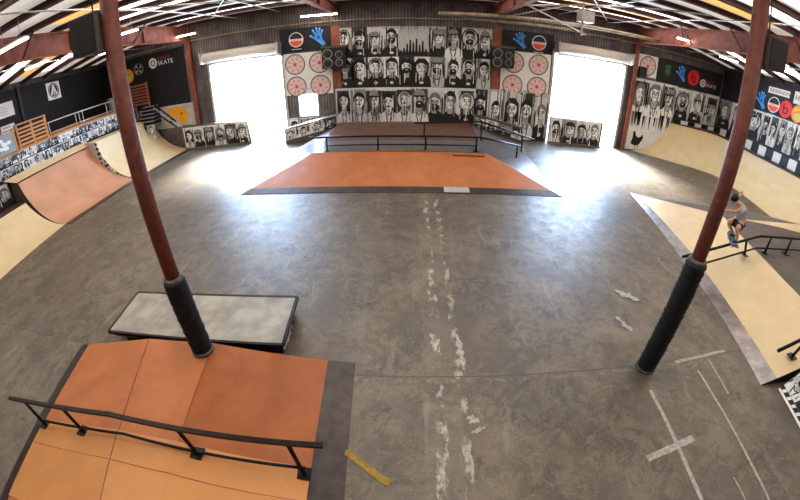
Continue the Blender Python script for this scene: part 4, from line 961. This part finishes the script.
# clothes
V = [(7.645,5.85,1.66),(7.62,5.85,1.80),(7.47,5.85,1.97),(7.35,5.84,2.055)]; E_ = [(0,1),(1,2),(2,3)]; Rr = [.155,.135,.15,.075]
limb(2, [(7.39,5.68,2.03),(7.24,5.59,1.93)], [.075,.06]); limb(2, [(7.45,6.03,2.05),(7.56,6.12,2.01)], [.075,.06])
bake_skin('shirt', V, E_, Rr, M['shirt'], t)
V = [(7.65,5.85,1.655),(7.65,5.85,1.58)]; E_ = [(0,1)]; Rr = [.150,.13]
limb(1, [(7.59,5.75,1.56),(7.47,5.69,1.545)], [.115,.095]); limb(1, [(7.59,5.97,1.56),(7.48,6.01,1.555)], [.115,.095])
bake_skin('shorts', V, E_, Rr, M['shorts'], t)
for x_, y, z_ in ((7.57, 5.70, 0), (7.74, 5.99, .02)):
    m = MB(); ellipsoid(m, (x_, y, 1.165+z_), (.125,.05,.05), None, 14, 8, -.6); sh = m.build('shoe', M['shoe'], t, True)
    m = MB(); ellipsoid(m, (x_, y, 1.145+z_), (.13,.054,.016), None, 14, 6); m.build('sole', M['wheel'], sh, True)
t = thing('skateboard', (7.66, 5.85, 1.06), 'small blue skateboard under the skater sliding across the rail', 'skateboard')
m = MB(); pr = [(-.38,.05),(-.31,.012),(-.18,0),(.18,0),(.31,.012),(.38,.05)]
bd = Vector((.50,.86,.10)).normalized(); bw = Vector((.86,-.50,0)); bw.z = .12; bw.normalize(); bc = Vector((7.66,5.85,1.112)); bu = bw.cross(bd).normalized()
if bu.z < 0: bu = -bu
BP = lambda a, w_, z: bc+bd*a+bw*w_+bu*z
for (a, za), (b, zb) in zip(pr, pr[1:]):
    wa, wb = (.06 if abs(a) > .36 else .1), (.06 if abs(b) > .36 else .1)
    m.hexa([BP(a,-wa,za),BP(a,wa,za),BP(b,wb,zb),BP(b,-wb,zb)], [BP(a,-wa,za+.012),BP(a,wa,za+.012),BP(b,wb,zb+.012),BP(b,-wb,zb+.012)])
m.build('deck', M['deckboard'], t)
for y in (-.22, .22):
    m = MB(); m.tube([BP(y,-.08,-.03),BP(y,.08,-.03)], .012, 8); m.build('truck', M['alum'], t, True)
    for x in (-.095, .07):
        m = MB(); m.tube([BP(y,x,-.03),BP(y,x+.03,-.03)], .026, 12); m.build('wheel', M['wheel'], t, True)

# ------------------------------------------------------------------ light, world, camera
w = bpy.data.worlds.new('daylight'); bpy.context.scene.world = w; w.use_nodes = True
bg = w.node_tree.nodes['Background']; bg.inputs[0].default_value = (.50, .70, 1, 1); bg.inputs[1].default_value = 29.0
def portal(x0, x1, z0, z1):
    L = bpy.data.lights.new('daylight_portal', 'AREA'); L.shape = 'RECTANGLE'; L.size = x1-x0; L.size_y = z1-z0
    L.cycles.is_portal = True
    o = bpy.data.objects.new('daylight_portal', L); COL.objects.link(o); o.location = ((x0+x1)/2, YB+.21, (z0+z1)/2); o.rotation_euler = (R(-90), 0, 0)
portal(DL, DR, 0, DT); portal(EL, ER, 0, ET); portal(OL, OR_, OZ0, OZ1)
S = bpy.data.lights.new('sun', 'SUN'); S.energy = 44; S.angle = R(24); S.color = (1, .97, .92)
so = bpy.data.objects.new('sun', S); COL.objects.link(so)
so.rotation_euler = Vector((-.06, .80, .60)).to_track_quat('Z', 'Y').to_euler()
cd = bpy.data.cameras.new('camera'); cam = bpy.data.objects.new('camera', cd); COL.objects.link(cam); bpy.context.scene.camera = cam
fwd = Vector((-0.02839403, 0.85973084, -0.50995752)); rgt = Vector((0.99955281, 0.02920668, -0.00641513)); upv = rgt.cross(fwd)
cam.matrix_world = Matrix(((rgt.x, upv.x, -fwd.x, 0), (rgt.y, upv.y, -fwd.y, 0), (rgt.z, upv.z, -fwd.z, 4.25), (0,0,0,1)))
cd.type = 'PANO'; cd.sensor_fit = 'HORIZONTAL'; cd.sensor_width = 36; cd.sensor_height = 22.5; cd.clip_start = .05; cd.clip_end = 300
cy = cd.cycles if hasattr(cd, 'cycles') else cd
for holder in {id(cy): cy, id(cd): cd}.values():
    try:
        holder.panorama_type = 'FISHEYE_LENS_POLYNOMIAL'; holder.fisheye_fov = R(179)
        holder.fisheye_polynomial_k0 = 0.0
        holder.fisheye_polynomial_k1 = -0.06114192074976684
        holder.fisheye_polynomial_k2 = -8.873099720919921e-06
        holder.fisheye_polynomial_k3 = 1.1569567170707302e-05
        holder.fisheye_polynomial_k4 = -1.4101134981764216e-07
    except Exception as ex: print('cam', ex)
sc = bpy.context.scene
sc.view_settings.view_transform = 'Standard'; sc.view_settings.look = 'Medium High Contrast'; sc.view_settings.exposure = -0.05
for o in sc.objects:
    if '_w' in o: del o['_w']
